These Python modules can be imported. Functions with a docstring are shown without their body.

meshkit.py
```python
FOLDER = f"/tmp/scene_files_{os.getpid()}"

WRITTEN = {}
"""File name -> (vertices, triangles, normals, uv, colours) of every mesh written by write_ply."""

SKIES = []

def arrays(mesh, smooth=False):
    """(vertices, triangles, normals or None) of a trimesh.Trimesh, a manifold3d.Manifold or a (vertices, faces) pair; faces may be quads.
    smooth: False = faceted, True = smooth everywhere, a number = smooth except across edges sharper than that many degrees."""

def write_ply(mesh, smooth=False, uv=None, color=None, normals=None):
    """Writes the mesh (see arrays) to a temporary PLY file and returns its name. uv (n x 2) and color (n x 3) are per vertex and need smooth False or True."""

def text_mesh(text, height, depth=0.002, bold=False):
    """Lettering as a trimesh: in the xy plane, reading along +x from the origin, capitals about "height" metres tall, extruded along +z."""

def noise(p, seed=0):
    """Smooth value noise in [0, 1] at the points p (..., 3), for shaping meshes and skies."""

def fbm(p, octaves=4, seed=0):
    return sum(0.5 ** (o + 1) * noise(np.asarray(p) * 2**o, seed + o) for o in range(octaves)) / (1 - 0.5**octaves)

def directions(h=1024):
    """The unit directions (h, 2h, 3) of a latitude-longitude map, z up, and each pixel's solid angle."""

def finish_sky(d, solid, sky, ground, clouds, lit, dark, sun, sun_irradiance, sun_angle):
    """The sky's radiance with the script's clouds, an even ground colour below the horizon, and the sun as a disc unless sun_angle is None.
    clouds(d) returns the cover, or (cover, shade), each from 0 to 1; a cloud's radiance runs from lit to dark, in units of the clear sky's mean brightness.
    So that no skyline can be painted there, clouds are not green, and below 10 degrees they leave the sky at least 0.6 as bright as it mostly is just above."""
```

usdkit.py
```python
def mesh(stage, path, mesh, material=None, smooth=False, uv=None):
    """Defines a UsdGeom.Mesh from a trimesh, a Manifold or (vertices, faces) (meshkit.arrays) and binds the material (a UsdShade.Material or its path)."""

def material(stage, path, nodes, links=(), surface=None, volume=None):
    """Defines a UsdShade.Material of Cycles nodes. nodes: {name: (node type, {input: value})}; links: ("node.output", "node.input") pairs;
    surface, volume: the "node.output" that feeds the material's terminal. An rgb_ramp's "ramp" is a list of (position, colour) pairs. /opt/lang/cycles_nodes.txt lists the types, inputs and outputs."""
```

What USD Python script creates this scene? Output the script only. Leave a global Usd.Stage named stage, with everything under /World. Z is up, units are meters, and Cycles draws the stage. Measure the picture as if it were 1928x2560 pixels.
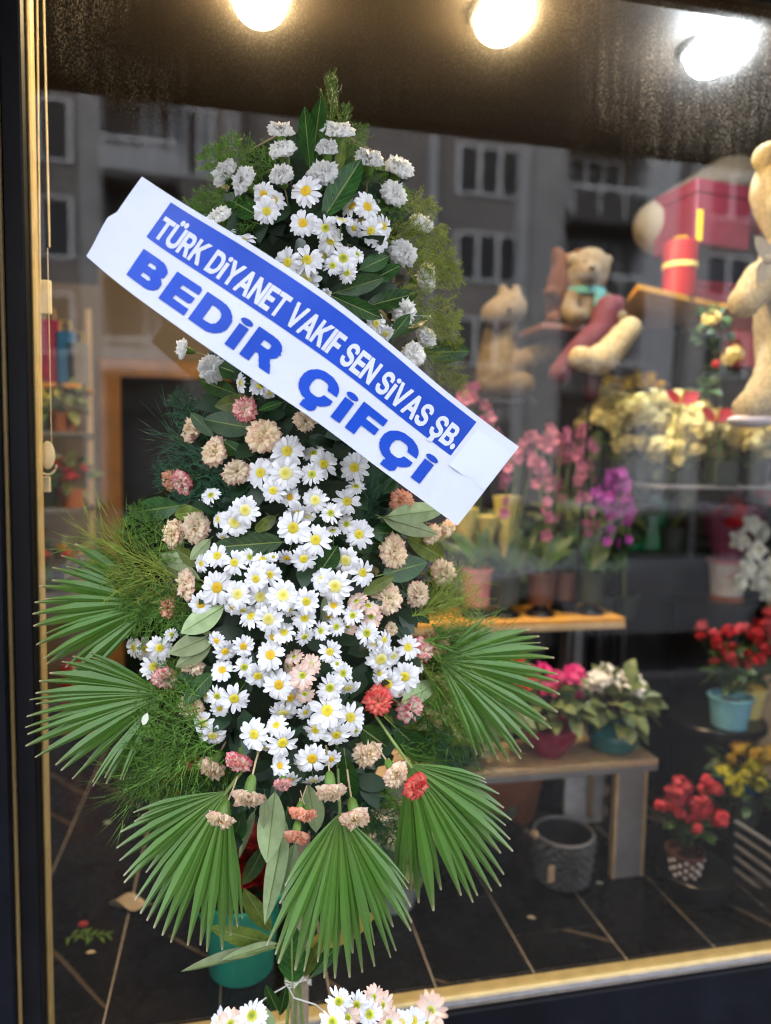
import math, random
import numpy as np
import trimesh, usdkit, meshkit, manifold3d
from meshkit import noise, fbm, text_mesh
from shapely.geometry import Polygon
from shapely.ops import unary_union
from pxr import Usd, UsdGeom, UsdLux, UsdShade, Gf, Sdf, Vt

# ------------------------------------------------------------------ camera, sky, sun, exposure
stage = Usd.Stage.CreateInMemory()
UsdGeom.SetStageUpAxis(stage, UsdGeom.Tokens.z)
UsdGeom.SetStageMetersPerUnit(stage, 1.0)
world = UsdGeom.Xform.Define(stage, '/World')
stage.SetDefaultPrim(world.GetPrim())
UsdGeom.Scope.Define(stage, '/World/Looks')
FPX = 1780.0                                     # focal length in pixels of a 1928 x 2560 picture
ex = np.array([8420, 6, FPX]); ex = ex / np.linalg.norm(ex)
dn = np.array([-392, 22000, FPX]); dn = dn - ex * (dn @ ex); dn = dn / np.linalg.norm(dn)
ez = -dn; ey = np.cross(ez, ex)
RC = np.stack([ex, ey, ez], 0)                   # (right, down, forward) -> world
EYE = np.array([0, 0, 1.65])
RIGHT, UP, BACK = RC @ [1, 0, 0], RC @ [0, -1, 0], RC @ [0, 0, -1]
cam = UsdGeom.Camera.Define(stage, '/World/camera')
cam.CreateHorizontalApertureAttr(24.0); cam.CreateVerticalApertureAttr(32.0 * (1024 / 771) / (4 / 3))
cam.CreateFocalLengthAttr(24.0 / (2 * 964 / FPX))
cam.CreateClippingRangeAttr(Gf.Vec2f(0.05, 400))
cam.CreateFStopAttr(1.15); cam.CreateFocusDistanceAttr(1.36)
cam.CreateExposureAttr(2.7)
m = Gf.Matrix4d(*[float(x) for r in (np.append(RIGHT, 0), np.append(UP, 0), np.append(BACK, 0), np.append(EYE, 1)) for x in r])
UsdGeom.Xformable(cam).AddTransformOp().Set(m)

SUN = np.array([-0.40, 0.60, 0.74]); SUN /= np.linalg.norm(SUN)
dome = UsdLux.DomeLight.Define(stage, '/World/sky')
usdkit.material(stage, '/World/Looks/sky', {
    's': ('sky_texture', {'sky_type': 'single_scattering', 'sun_disc': False, 'sun_elevation': float(math.asin(SUN[2])), 'sun_rotation': float(math.atan2(SUN[0], SUN[1])), 'aerosol_density': 2.5}),
    'g': ('texture_coordinate', {}), 'n': ('noise_texture', {'scale': 2.2, 'detail': 5.0}),
    'r': ('rgb_ramp', {'ramp': [(0.3, (0.25,) * 3), (0.62, (0.85,) * 3)]}), 'bw': ('rgb_to_bw', {}),
    'mx': ('mix', {'color2': (4.8, 4.9, 5.3)}), 'b': ('background_shader', {'strength': 0.15})},
    [('g.generated', 'n.vector'), ('n.fac', 'r.fac'), ('r.color', 'bw.color'), ('bw.val', 'mx.fac'), ('s.color', 'mx.color1'), ('mx.color', 'b.color')], surface='b.background')
UsdShade.MaterialBindingAPI.Apply(dome.GetPrim()).Bind(UsdShade.Material.Get(stage, '/World/Looks/sky'))
sun = UsdLux.DistantLight.Define(stage, '/World/sun')
sun.CreateNormalizeAttr(True) if hasattr(sun, 'CreateNormalizeAttr') else None
sun.GetPrim().GetAttribute('inputs:normalize').Set(True)
sun.CreateIntensityAttr(0.4); sun.CreateAngleAttr(25.0); sun.CreateColorAttr(Gf.Vec3f(1, .97, .93))
zz = SUN; xx = np.cross([0, 0, 1.], zz); xx /= np.linalg.norm(xx); yy = np.cross(zz, xx)
UsdGeom.Xformable(sun).AddTransformOp().Set(Gf.Matrix4d(*[float(x) for r in (np.append(xx, 0), np.append(yy, 0), np.append(zz, 0), (0, 0, 6, 1)) for x in r]))
LAMP = 62.0

# ------------------------------------------------------------------ helpers
rng = np.random.default_rng(7)
def ray(px, py): return RC @ np.array([(px - 964) / FPX, (py - 1280) / FPX, 1.0])
def P(px, py, Y): d = ray(px, py); return EYE + d * (Y / d[1])
def PZ(px, py, Z): d = ray(px, py); return EYE + d * ((Z - EYE[2]) / d[2])
def axial(p): return float((np.asarray(p) - EYE) @ (-BACK))
def nrm(v): v = np.asarray(v, float); return v / (np.linalg.norm(v) + 1e-12)

class MB:
    def __init__(s): s.v, s.f, s.uv, s.n = [], [], [], 0
    def add(s, V, F, uv=None):
        V = np.asarray(V, float); F = np.asarray(F, int)
        if F.shape[1] == 4: F = np.vstack([F[:, [0, 1, 2]], F[:, [0, 2, 3]]])
        s.v.append(V); s.f.append(F + s.n); s.n += len(V)
        s.uv.append(np.zeros((len(V), 2)) if uv is None else np.asarray(uv, float)); return s
    def tri(s, m): return s.add(m.vertices, m.faces)
    def box(s, lo, hi, M=None):
        lo, hi = np.minimum(lo, hi), np.maximum(lo, hi)
        b = trimesh.creation.box(hi - lo); V = b.vertices + (lo + hi) / 2
        if M is not None: V = V @ M[:3, :3].T + M[:3, 3]
        return s.add(V, b.faces)
    def bbox(s, lo, hi, r=0.004):
        lo, hi = np.minimum(lo, hi), np.maximum(lo, hi); r = min(r, 0.45 * float(np.min(hi - lo)))
        pts = []
        for sx in (0, 1):
            for sy in (0, 1):
                for sz in (0, 1):
                    c = np.array([hi[0] if sx else lo[0], hi[1] if sy else lo[1], hi[2] if sz else lo[2]]); d = np.array([1 - 2 * sx, 1 - 2 * sy, 1 - 2 * sz]) * r
                    for k in range(3):
                        q = c + d; q[k] = c[k]; pts.append(q)
        h = trimesh.convex.convex_hull(np.array(pts)); return s.add(h.vertices, h.faces)
    def grid(s, G, uv=None, close=False):
        n, m_ = G.shape[:2]; i, j = np.meshgrid(np.arange(n - 1), np.arange(m_ if close else m_ - 1), indexing='ij'); j2 = (j + 1) % m_
        q = np.stack([i * m_ + j, i * m_ + j2, (i + 1) * m_ + j2, (i + 1) * m_ + j], -1).reshape(-1, 4)
        return s.add(G.reshape(-1, 3), q, None if uv is None else uv.reshape(-1, 2))
    def tube(s, pts, r, sides=6):
        p = np.asarray(pts, float); t = np.gradient(p, axis=0); t /= np.linalg.norm(t, axis=1, keepdims=True) + 1e-12
        a = np.cross(t, np.where(np.abs(t[:, 2:]) < .9, [0, 0, 1.], [1., 0, 0])); a /= np.linalg.norm(a, axis=1, keepdims=True) + 1e-12; b = np.cross(t, a)
        an = np.arange(sides) * 2 * np.pi / sides; r = np.broadcast_to(r, (len(p),))
        G = p[:, None] + r[:, None, None] * (np.cos(an)[None, :, None] * a[:, None] + np.sin(an)[None, :, None] * b[:, None])
        s.grid(G, close=True)
        for k, o in ((0, 1), (len(p) - 1, 0)):
            c = np.vstack([G[k], p[k]]); F = [[i, (i + 1) % sides, sides] if not o else [(i + 1) % sides, i, sides] for i in range(sides)]; s.add(c, F)
        return s
    def lathe(s, prof, c=(0, 0, 0), n=32, sx=1, sy=1):
        pr = np.asarray(prof, float); an = np.arange(n) * 2 * np.pi / n
        G = np.stack([pr[:, :1] * np.cos(an) * sx, pr[:, :1] * np.sin(an) * sy, np.repeat(pr[:, 1:2], n, 1)], -1) + np.asarray(c)
        return s.grid(G, close=True)
    def ball(s, c, r, sub=2, M=None):
        b = trimesh.creation.icosphere(sub); V = b.vertices * np.broadcast_to(r, (3,))
        if M is not None: V = V @ M.T
        return s.add(V + np.asarray(c), b.faces)
    def data(s): return np.vstack(s.v), np.vstack(s.f), np.vstack(s.uv)

used = {}
def numbered(path):
    k = used.get(path, -1) + 1; used[path] = k
    return path if k == 0 else f'{path}_{k:03d}'
def cd(p, **kw):
    for k, v in kw.items():
        if v: p.SetCustomDataByKey(k, v)
def thing(name, label=None, cat=None, M=None, group=None, kind=None, loc=None):
    x = UsdGeom.Xform.Define(stage, numbered('/World/' + name))
    if loc is not None: x.AddTranslateOp().Set(Gf.Vec3d(*map(float, loc)))
    if M is not None: x.AddTransformOp().Set(Gf.Matrix4d(*[float(v) for v in np.asarray(M).T.ravel()]))
    cd(x.GetPrim(), label=label, category=cat, group=group, kind=kind); return x.GetPrim()
def part(parent, name, mb, mat, smooth=35, uv=False, label=None, kind=None, off=None):
    base = str(parent.GetPath()) if parent is not None else '/World'
    if isinstance(mb, MB): V, F, T = mb.data()
    else: V, F = np.array(mb.vertices), np.array(mb.faces); T = None
    if off is not None: V = V - np.asarray(off)
    g = usdkit.mesh(stage, numbered(base + '/' + name), (V, F), MAT[mat], smooth=(True if uv and smooth else smooth), uv=T if uv else None)
    g.CreateDoubleSidedAttr(True)
    cd(g.GetPrim(), label=label, kind=kind); return g.GetPrim()
def single(name, mb, mat, label, cat, smooth=35, uv=False, group=None, kind=None):
    p = part(None, name, mb, mat, smooth, uv); cd(p, label=label, category=cat, group=group, kind=kind); return p
def model(name):
    p = stage.CreateClassPrim('/World/' + name); p.SetTypeName('Xform'); return p
def copy(model_prim, name, M, group=None):
    x = UsdGeom.Xform.Define(stage, numbered('/World/' + name))
    x.AddTransformOp().Set(Gf.Matrix4d(*[float(v) for v in np.asarray(M).T.ravel()]))
    x.GetPrim().GetReferences().AddInternalReference(model_prim.GetPath()); x.GetPrim().SetInstanceable(True)
    cd(x.GetPrim(), group=group); return x.GetPrim()
def frame(o, z, up=None, s=1.0, spin=0.0):
    z = nrm(z); up = np.array([0, 0, 1.]) if up is None else up
    x = np.cross(up, z); x = nrm(x) if np.linalg.norm(x) > 1e-5 else np.array([1., 0, 0]); y = np.cross(z, x)
    c, sn = math.cos(spin), math.sin(spin); x, y = c * x + sn * y, -sn * x + c * y
    M = np.eye(4); M[:3, 0], M[:3, 1], M[:3, 2] = (np.stack([x, y, z]) * np.broadcast_to(s, (3,))[:, None]); M[:3, 3] = o; return M
ORD = ['first', 'second', 'third', 'fourth', 'fifth', 'sixth', 'seventh', 'eighth', 'ninth', 'tenth', 'eleventh', 'twelfth']
def label_all(items, group):
    """items: (prim, description, place, px, py, category): look first, then the named place, then the rank along the wider direction."""
    d = {}
    for it in items: d.setdefault((it[1], it[2]), []).append(it)
    for (desc, place), L in d.items():
        xs, ys = [i[3] for i in L], [i[4] for i in L]; ax = 3 if max(xs) - min(xs) >= max(ys) - min(ys) else 4
        L.sort(key=lambda i: i[ax]); n = len(L)
        for k, it in enumerate(L):
            if n == 1: w = ''
            elif k == 0: w = ', leftmost' if ax == 3 else ', topmost'
            elif k == n - 1: w = ', rightmost' if ax == 3 else ', lowest'
            else: w = f', {ORD[min(k, 11)]} from ' + ('left' if ax == 3 else 'top')
            assert len(f'{desc} {place}{w}'.split()) <= 16, (desc, place, w)
            cd(it[0], label=f'{desc} {place}{w}', category=it[5], group=group)

# ------------------------------------------------------------------ materials
MAT = {}
def mat(name, color, rough=0.5, var=0.0, scale=30.0, metal=0.0, bump=0.0, bscale=200.0, spec=0.5, coat=0.0, trans=0.0, color2=None, obj=False):
    nd = {'p': ('principled_bsdf', {'base_color': color, 'roughness': rough, 'metallic': metal, 'specular_ior_level': spec, 'coat_weight': coat})}; ln = []; surf = 'p.BSDF'
    if var or color2 is not None:
        c2 = color2 if color2 is not None else tuple(min(1, c * (1 + var)) for c in color)
        c1 = color if color2 is not None else tuple(c * (1 - var) for c in color)
        nd['g'] = ('geometry', {}); nd['n'] = ('noise_texture', {'scale': scale, 'detail': 4.0}); nd['r'] = ('rgb_ramp', {'ramp': [(0.3, c1), (0.7, c2)]})
        ln += [('g.position', 'n.vector'), ('n.fac', 'r.fac'), ('r.color', 'p.base_color')]
        if obj:
            nd['oi'] = ('object_info', {}); nd['h'] = ('hsv', {}); nd['mr'] = ('map_range', {'to_min': 0.7, 'to_max': 1.3}); ln[-1:] = [('r.color', 'h.color'), ('oi.random', 'mr.value'), ('mr.result', 'h.value'), ('h.color', 'p.base_color')]
    if bump:
        nd['g2'] = ('geometry', {}); nd['bn'] = ('noise_texture', {'scale': bscale, 'detail': 3.0}); nd['bp'] = ('bump', {'strength': bump, 'distance': 0.004})
        ln += [('g2.position', 'bn.vector'), ('bn.fac', 'bp.height'), ('bp.normal', 'p.normal')]
    if trans:
        nd['t'] = ('translucent_bsdf', {'color': color}); nd['m'] = ('mix_closure', {'fac': trans}); ln += [('p.BSDF', 'm.closure1'), ('t.BSDF', 'm.closure2')]; surf = 'm.closure'
        if var or color2 is not None: ln.append((('h.color' if obj else 'r.color'), 't.color'))
    MAT[name] = usdkit.material(stage, '/World/Looks/' + name, nd, ln, surface=surf)
def uvmat(name, ramp, rough=0.5, axis='u', trans=0.2, spec=0.3, nscale=0.0, coat=0.0, nvar=.14):
    """colour from the mesh's own uv, a little noise and a random tone per copy"""
    nd = {'tc': ('texture_coordinate', {}), 'sx': ('separate_xyz', {}), 'g': ('geometry', {}), 'n': ('noise_texture', {'scale': nscale or 60.0, 'detail': 3.0}),
          'mr': ('map_range', {'to_min': -nvar, 'to_max': nvar}), 'ad': ('math', {'math_type': 'add'}), 'r': ('rgb_ramp', {'ramp': ramp}), 'oi': ('object_info', {}), 'm2': ('map_range', {'to_min': 0.86, 'to_max': 1.1}), 'h': ('hsv', {}),
          'p': ('principled_bsdf', {'roughness': rough, 'specular_ior_level': spec, 'coat_weight': coat}), 't': ('translucent_bsdf', {}), 'm': ('mix_closure', {'fac': trans})}
    ln = [('tc.UV', 'sx.vector'), ('g.position', 'n.vector'), ('n.fac', 'mr.value'), ('sx.' + ('x' if axis == 'u' else 'y'), 'ad.value1'), ('mr.result', 'ad.value2'), ('ad.value', 'r.fac'),
          ('r.color', 'h.color'), ('oi.random', 'm2.value'), ('m2.result', 'h.value'), ('h.color', 'p.base_color'), ('h.color', 't.color'), ('p.BSDF', 'm.closure1'), ('t.BSDF', 'm.closure2')]
    MAT[name] = usdkit.material(stage, '/World/Looks/' + name, nd, ln, surface='m.closure')
# flowers
uvmat('white_petal', [(0, (.72, .74, .6)), (.25, (.86, .86, .86)), (1, (.88, .88, .89))], axis='v', trans=.22)
uvmat('peach_petal', [(0, (.85, .8, .7)), (.4, (.88, .72, .62)), (1, (.86, .56, .42))], axis='v', trans=.22)
uvmat('golden_disc', [(0, (.62, .36, .01)), (.5, (.74, .45, .012)), (1, (.78, .52, .03))], trans=.1, nscale=900)
uvmat('yellow_disc', [(0, (.42, .40, .015)), (.4, (.66, .52, .015)), (1, (.8, .66, .1))], trans=.1, nscale=900)
uvmat('green_disc', [(0, (.16, .24, .012)), (.45, (.34, .40, .02)), (.8, (.66, .6, .06)), (1, (.82, .78, .35))], trans=.1, nscale=900)
uvmat('pale_disc', [(0, (.55, .5, .03)), (.35, (.74, .64, .1)), (.75, (.84, .76, .3)), (1, (.87, .82, .55))], trans=.1, nscale=900)
uvmat('bright_yellow_petal', [(0, (.6, .4, .01)), (1, (.75, .55, .02))], axis='v', trans=.2)
uvmat('white_carnation', [(0, (.9, .9, .7)), (.4, (.985, .98, .94)), (1, (.99, .985, .96))], axis='v', trans=.5, nvar=.05)
uvmat('cream_carnation', [(0, (.92, .84, .55)), (.6, (.985, .86, .57)), (.88, (.99, .88, .64)), (.95, (.97, .70, .54)), (1, (.90, .26, .32))], axis='v', trans=.42, nvar=.06)
uvmat('pink_carnation', [(0, (.92, .8, .5)), (.7, (.985, .88, .72)), (.86, (.97, .72, .62)), (.94, (.92, .26, .32)), (1, (.84, .10, .18))], axis='v', trans=.42, nvar=.08)
uvmat('salmon_carnation', [(0, (.92, .7, .35)), (.7, (.985, .72, .48)), (.9, (.96, .52, .34)), (1, (.85, .2, .13))], axis='v', trans=.42, nvar=.07)
uvmat('red_carnation', [(0, (.9, .5, .25)), (.7, (.95, .42, .27)), (.9, (.90, .14, .12)), (1, (.76, .04, .06))], axis='v', trans=.4, nvar=.09)
mat('calyx', (.13, .24, .035), .45, var=.25, trans=.1); mat('stem', (.16, .22, .05), .5, var=.3); mat('straw_stem', (.42, .32, .17), .6, var=.2)
# leaves: glossy dark face, pale matt back, midrib and side veins from uv
def leafmat(name, front, back, vein=(.28, .36, .12)):
    nd = {'tc': ('texture_coordinate', {}), 'sx': ('separate_xyz', {}), 'g': ('geometry', {}), 'n': ('noise_texture', {'scale': 45.0, 'detail': 4.0}), 'r1': ('rgb_ramp', {'ramp': [(.3, tuple(c * .65 for c in front)), (.7, tuple(c * 1.35 for c in front))]}),
          'r2': ('rgb_ramp', {'ramp': [(.3, tuple(c * .85 for c in back)), (.7, tuple(c * 1.15 for c in back))]}), 'bf': ('mix', {}),
          'ab': ('math', {'math_type': 'subtract', 'value2': 0.5}), 'ab2': ('math', {'math_type': 'absolute'}), 'vm': ('map_range', {'from_min': 0.012, 'from_max': 0.04, 'to_min': 0.85, 'to_max': 0.0, 'clamp': True}),
          'mu': ('math', {'math_type': 'multiply', 'value2': 7.0}), 'mv': ('math', {'math_type': 'multiply', 'value2': 16.0}), 'sb': ('math', {'math_type': 'subtract'}), 'fr': ('math', {'math_type': 'pingpong', 'value2': 1.0}),
          'sv': ('map_range', {'from_min': 0.0, 'from_max': 0.14, 'to_min': 0.25, 'to_max': 0.0, 'clamp': True}), 'mxv': ('math', {'math_type': 'maximum'}), 'vc': ('mix', {'color2': vein}),
          'oi': ('object_info', {}), 'm2': ('map_range', {'to_min': 0.7, 'to_max': 1.3}), 'm3': ('map_range', {'to_min': 0.485, 'to_max': 0.51}), 'h': ('hsv', {}), 'rg': ('map_range', {'to_min': 0.27, 'to_max': 0.5}),
          'bp': ('bump', {'strength': .35, 'distance': .002, 'invert': True}), 'p': ('principled_bsdf', {'specular_ior_level': .26}), 't': ('translucent_bsdf', {}), 'm': ('mix_closure', {'fac': .1})}
    ln = [('tc.UV', 'sx.vector'), ('g.position', 'n.vector'), ('n.fac', 'r1.fac'), ('n.fac', 'r2.fac'), ('g.backfacing', 'bf.fac'), ('r1.color', 'bf.color1'), ('r2.color', 'bf.color2'),
          ('sx.x', 'ab.value1'), ('ab.value', 'ab2.value1'), ('ab2.value', 'vm.value'), ('ab2.value', 'mu.value1'), ('sx.y', 'mv.value1'), ('mv.value', 'sb.value1'), ('mu.value', 'sb.value2'), ('sb.value', 'fr.value1'), ('fr.value', 'sv.value'),
          ('vm.result', 'mxv.value1'), ('sv.result', 'mxv.value2'), ('mxv.value', 'vc.fac'), ('bf.color', 'vc.color1'), ('oi.random', 'm2.value'), ('oi.random', 'm3.value'), ('vc.color', 'h.color'), ('m2.result', 'h.value'), ('m3.result', 'h.hue'),
          ('h.color', 'p.base_color'), ('h.color', 't.color'), ('g.backfacing', 'rg.value'), ('rg.result', 'p.roughness'), ('mxv.value', 'bp.height'), ('bp.normal', 'p.normal'), ('p.BSDF', 'm.closure1'), ('t.BSDF', 'm.closure2')]
    MAT[name] = usdkit.material(stage, '/World/Looks/' + name, nd, ln, surface='m.closure')
leafmat('laurel_leaf', (.020, .066, .013), (.30, .38, .19))
leafmat('olive_leaf', (.11, .15, .025), (.28, .3, .1))
leafmat('yellowing_leaf', (.4, .31, .05), (.4, .32, .07))
uvmat('palm_blade', [(0, (.13, .25, .035)), (.5, (.085, .21, .026)), (.88, (.10, .2, .04)), (.965, (.18, .22, .08)), (1, (.46, .4, .26))], rough=.34, axis='v', trans=.22, spec=.5, nscale=14, nvar=.02)
mat('green_fern', (.10, .22, .025), .6, var=.35, trans=.25, scale=14); mat('deep_fern', (.02, .10, .045), .6, var=.3, trans=.15, scale=14); mat('yellow_fern', (.2, .26, .03), .6, var=.3, trans=.25, scale=14)
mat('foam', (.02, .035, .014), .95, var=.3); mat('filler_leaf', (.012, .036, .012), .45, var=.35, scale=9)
mat('raw_wood', (.22, .165, .11), .7, var=.2, scale=18, bump=.3); mat('cord', (.62, .6, .54), .7)
mat('banner_white', (.50, .53, .63), .36, var=.02, scale=6, bump=.22, bscale=11); mat('banner_blue', (.003, .046, .36), .34, var=.2, scale=4, spec=.4, bump=.25, bscale=10); mat('banner_patch', (.53, .57, .67), .3)
# setting
mat('pavement', (.11, .108, .105), .8, var=.18, scale=8, bump=.3); mat('asphalt', (.05, .05, .052), .85, var=.25, scale=20, bump=.4); mat('kerbstone', (.28, .27, .26), .8, var=.15)
mat('black_frame', (.004, .004, .005), .5, var=.3, scale=12, bump=.05, bscale=90, spec=.14); mat('navy_panel', (.0022, .0025, .0045), .5, var=.5, scale=7, bump=.1, bscale=60, spec=.14); mat('soffit_grey', (.07, .068, .065), .8, var=.1)
mat('gold_trim', (.5, .38, .16), .42, var=.12, scale=25); mat('grey_trim', (.16, .16, .17), .5, var=.15); mat('bronze_trim', (.2, .13, .05), .4)
mat('grout', (.5, .42, .34), .9, var=.2)
mat('ceiling', (.022, .016, .011), .6, var=.25, scale=3); mat('dark_wall', (.035, .033, .034), .7, var=.3, scale=4); mat('tan_wall', (.15, .115, .08), .8, var=.1, scale=4); mat('grey_wall', (.16, .155, .16), .8, var=.12, scale=5)
# marble tile
MAT['tile'] = usdkit.material(stage, '/World/Looks/tile', {
    'g': ('geometry', {}), 'oi': ('object_info', {}), 'om': ('math', {'math_type': 'multiply', 'value2': 40.0}), 'va': ('vector_math', {'vector_math_type': 'add'} if False else {'math_type': 'add'}),
    'w': ('wave_texture', {'scale': .42, 'distortion': 3.2, 'detail': 3.0, 'detail_scale': 1.0, 'bands_direction': 'diagonal'}), 'vr': ('map_range', {'from_min': .9995, 'from_max': .9999, 'to_min': 0.0, 'to_max': .3, 'clamp': True}),
    'n': ('noise_texture', {'scale': 6.0, 'detail': 6.0}), 'nr': ('rgb_ramp', {'ramp': [(.3, (.0025, .0026, .003)), (.66, (.005, .005, .0052)), (.84, (.028, .024, .02))]}), 'mx': ('mix', {'color2': (.3, .22, .15)}),
    'n2': ('noise_texture', {'scale': 28.0, 'detail': 4.0}), 'rr': ('map_range', {'from_min': .3, 'from_max': .75, 'to_min': .08, 'to_max': .35}), 'p': ('principled_bsdf', {'specular_ior_level': .3})},
    [('g.position', 'va.vector1'), ('oi.random', 'om.value1'), ('om.value', 'va.vector2'), ('va.vector', 'w.vector'), ('va.vector', 'n.vector'), ('g.position', 'n2.vector'), ('w.fac', 'vr.value'), ('vr.result', 'mx.fac'),
     ('n.fac', 'nr.fac'), ('nr.color', 'mx.color1'), ('mx.color', 'p.base_color'), ('n2.fac', 'rr.value'), ('rr.result', 'p.roughness')], surface='p.BSDF')
# window pane: mirror by fresnel over a clear sheet with dried dust and condensation that scatters the light of the lamps
GZ = [('g.position', 'sp.vector')]
MAT['pane'] = usdkit.material(stage, '/World/Looks/pane', {
    'g': ('geometry', {}), 'sp': ('separate_xyz', {}),
    'zt': ('map_range', {'range_type': 'smoothstep', 'from_min': 2.22, 'from_max': 2.75, 'to_min': 0.0, 'to_max': 1.0, 'clamp': True}),
    'mp': ('mapping', {'scale': (420.0, 1.0, 200.0)}), 'nf': ('noise_texture', {'scale': 1.0, 'detail': 2.0}), 'rf': ('rgb_ramp', {'ramp': [(.5, (0, 0, 0)), (.68, (1, 1, 1))]}),
    'mp2': ('mapping', {'scale': (48.0, 1.0, 3.0)}), 'ns': ('noise_texture', {'scale': 1.0, 'detail': 4.0}), 'rs': ('rgb_ramp', {'ramp': [(.36, (.12,) * 3), (.66, (1, 1, 1))]}),
    'np': ('noise_texture', {'scale': 2.6, 'detail': 4.0}), 'rp': ('rgb_ramp', {'ramp': [(.44, (.02,) * 3), (.6, (1, 1, 1))]}),
    'm1': ('mix', {'mix_type': 'multiply', 'fac': 1.0}), 'm2': ('mix', {'mix_type': 'multiply', 'fac': 1.0}), 'bw': ('rgb_to_bw', {}), 'm3': ('math', {'math_type': 'multiply'}), 
    'xl': ('map_range', {'range_type': 'smoothstep', 'from_min': -.05, 'from_max': -.38, 'to_min': 0.0, 'to_max': 1.0, 'clamp': True}), 'xr': ('map_range', {'range_type': 'smoothstep', 'from_min': .62, 'from_max': 1.25, 'to_min': 0.0, 'to_max': 1.0, 'clamp': True}), 'xm': ('math', {'math_type': 'maximum'}), 'xa': ('math', {'math_type': 'multiply_add', 'value2': 0.19, 'value3': 0.012}), 'base': ('math', {'math_type': 'multiply_add', 'value3': 0.0006}), 'one': ('math', {'math_type': 'subtract', 'value1': 0.99}),
    'sk': ('math', {'math_type': 'multiply_add', 'value2': 0.07, 'value3': 0.03}), 'bwf': ('rgb_to_bw', {}), 'film': ('math', {'math_type': 'multiply'}), 'cb': ('combine_color', {}), 'cd': ('combine_color', {}), 'cf': ('combine_color', {}),
    't': ('transparent_bsdf', {}), 'tr': ('translucent_bsdf', {}), 'rfr': ('refraction_bsdf', {'IOR': 1.09, 'roughness': .5}), 'a1': ('add_closure', {}), 'a2': ('add_closure', {}),
    'gl': ('glossy_bsdf', {'roughness': 0.0, 'color': (1, 1, 1)}), 'fr': ('fresnel', {'IOR': 1.56}), 'mc': ('mix_closure', {})},
    [('g.position', 'sp.vector'), ('sp.z', 'zt.value'), ('g.position', 'mp.vector'), ('mp.vector', 'nf.vector'), ('nf.fac', 'rf.fac'), ('g.position', 'mp2.vector'), ('mp2.vector', 'ns.vector'), ('ns.fac', 'rs.fac'), ('g.position', 'np.vector'), ('np.fac', 'rp.fac'),
     ('rf.color', 'm1.color1'), ('rs.color', 'm1.color2'), ('m1.color', 'm2.color1'), ('rp.color', 'm2.color2'), ('m2.color', 'bw.color'), ('bw.val', 'm3.value1'), ('zt.result', 'm3.value2'), ('sp.x', 'xl.value'), ('sp.x', 'xr.value'), ('xl.result', 'xm.value1'), ('xr.result', 'xm.value2'), ('xm.value', 'xa.value1'), ('xa.value', 'base.value2'), ('m3.value', 'base.value1'), ('base.value', 'one.value2'),
     ('one.value', 'cb.r'), ('one.value', 'cb.g'), ('one.value', 'cb.b'), ('base.value', 'cd.r'), ('base.value', 'cd.g'), ('base.value', 'cd.b'), ('rf.color', 'bwf.color'), ('bwf.val', 'sk.value1'), ('sk.value', 'film.value2'), ('zt.result', 'film.value1'), ('film.value', 'cf.r'), ('film.value', 'cf.g'), ('film.value', 'cf.b'),
     ('cb.color', 't.color'), ('cd.color', 'tr.color'), ('cf.color', 'rfr.color'), ('t.BSDF', 'a1.closure1'), ('tr.BSDF', 'a1.closure2'), ('a1.closure', 'a2.closure1'), ('rfr.BSDF', 'a2.closure2'),
     ('fr.fac', 'mc.fac'), ('a2.closure', 'mc.closure1'), ('gl.BSDF', 'mc.closure2')], surface='mc.closure')
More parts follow.
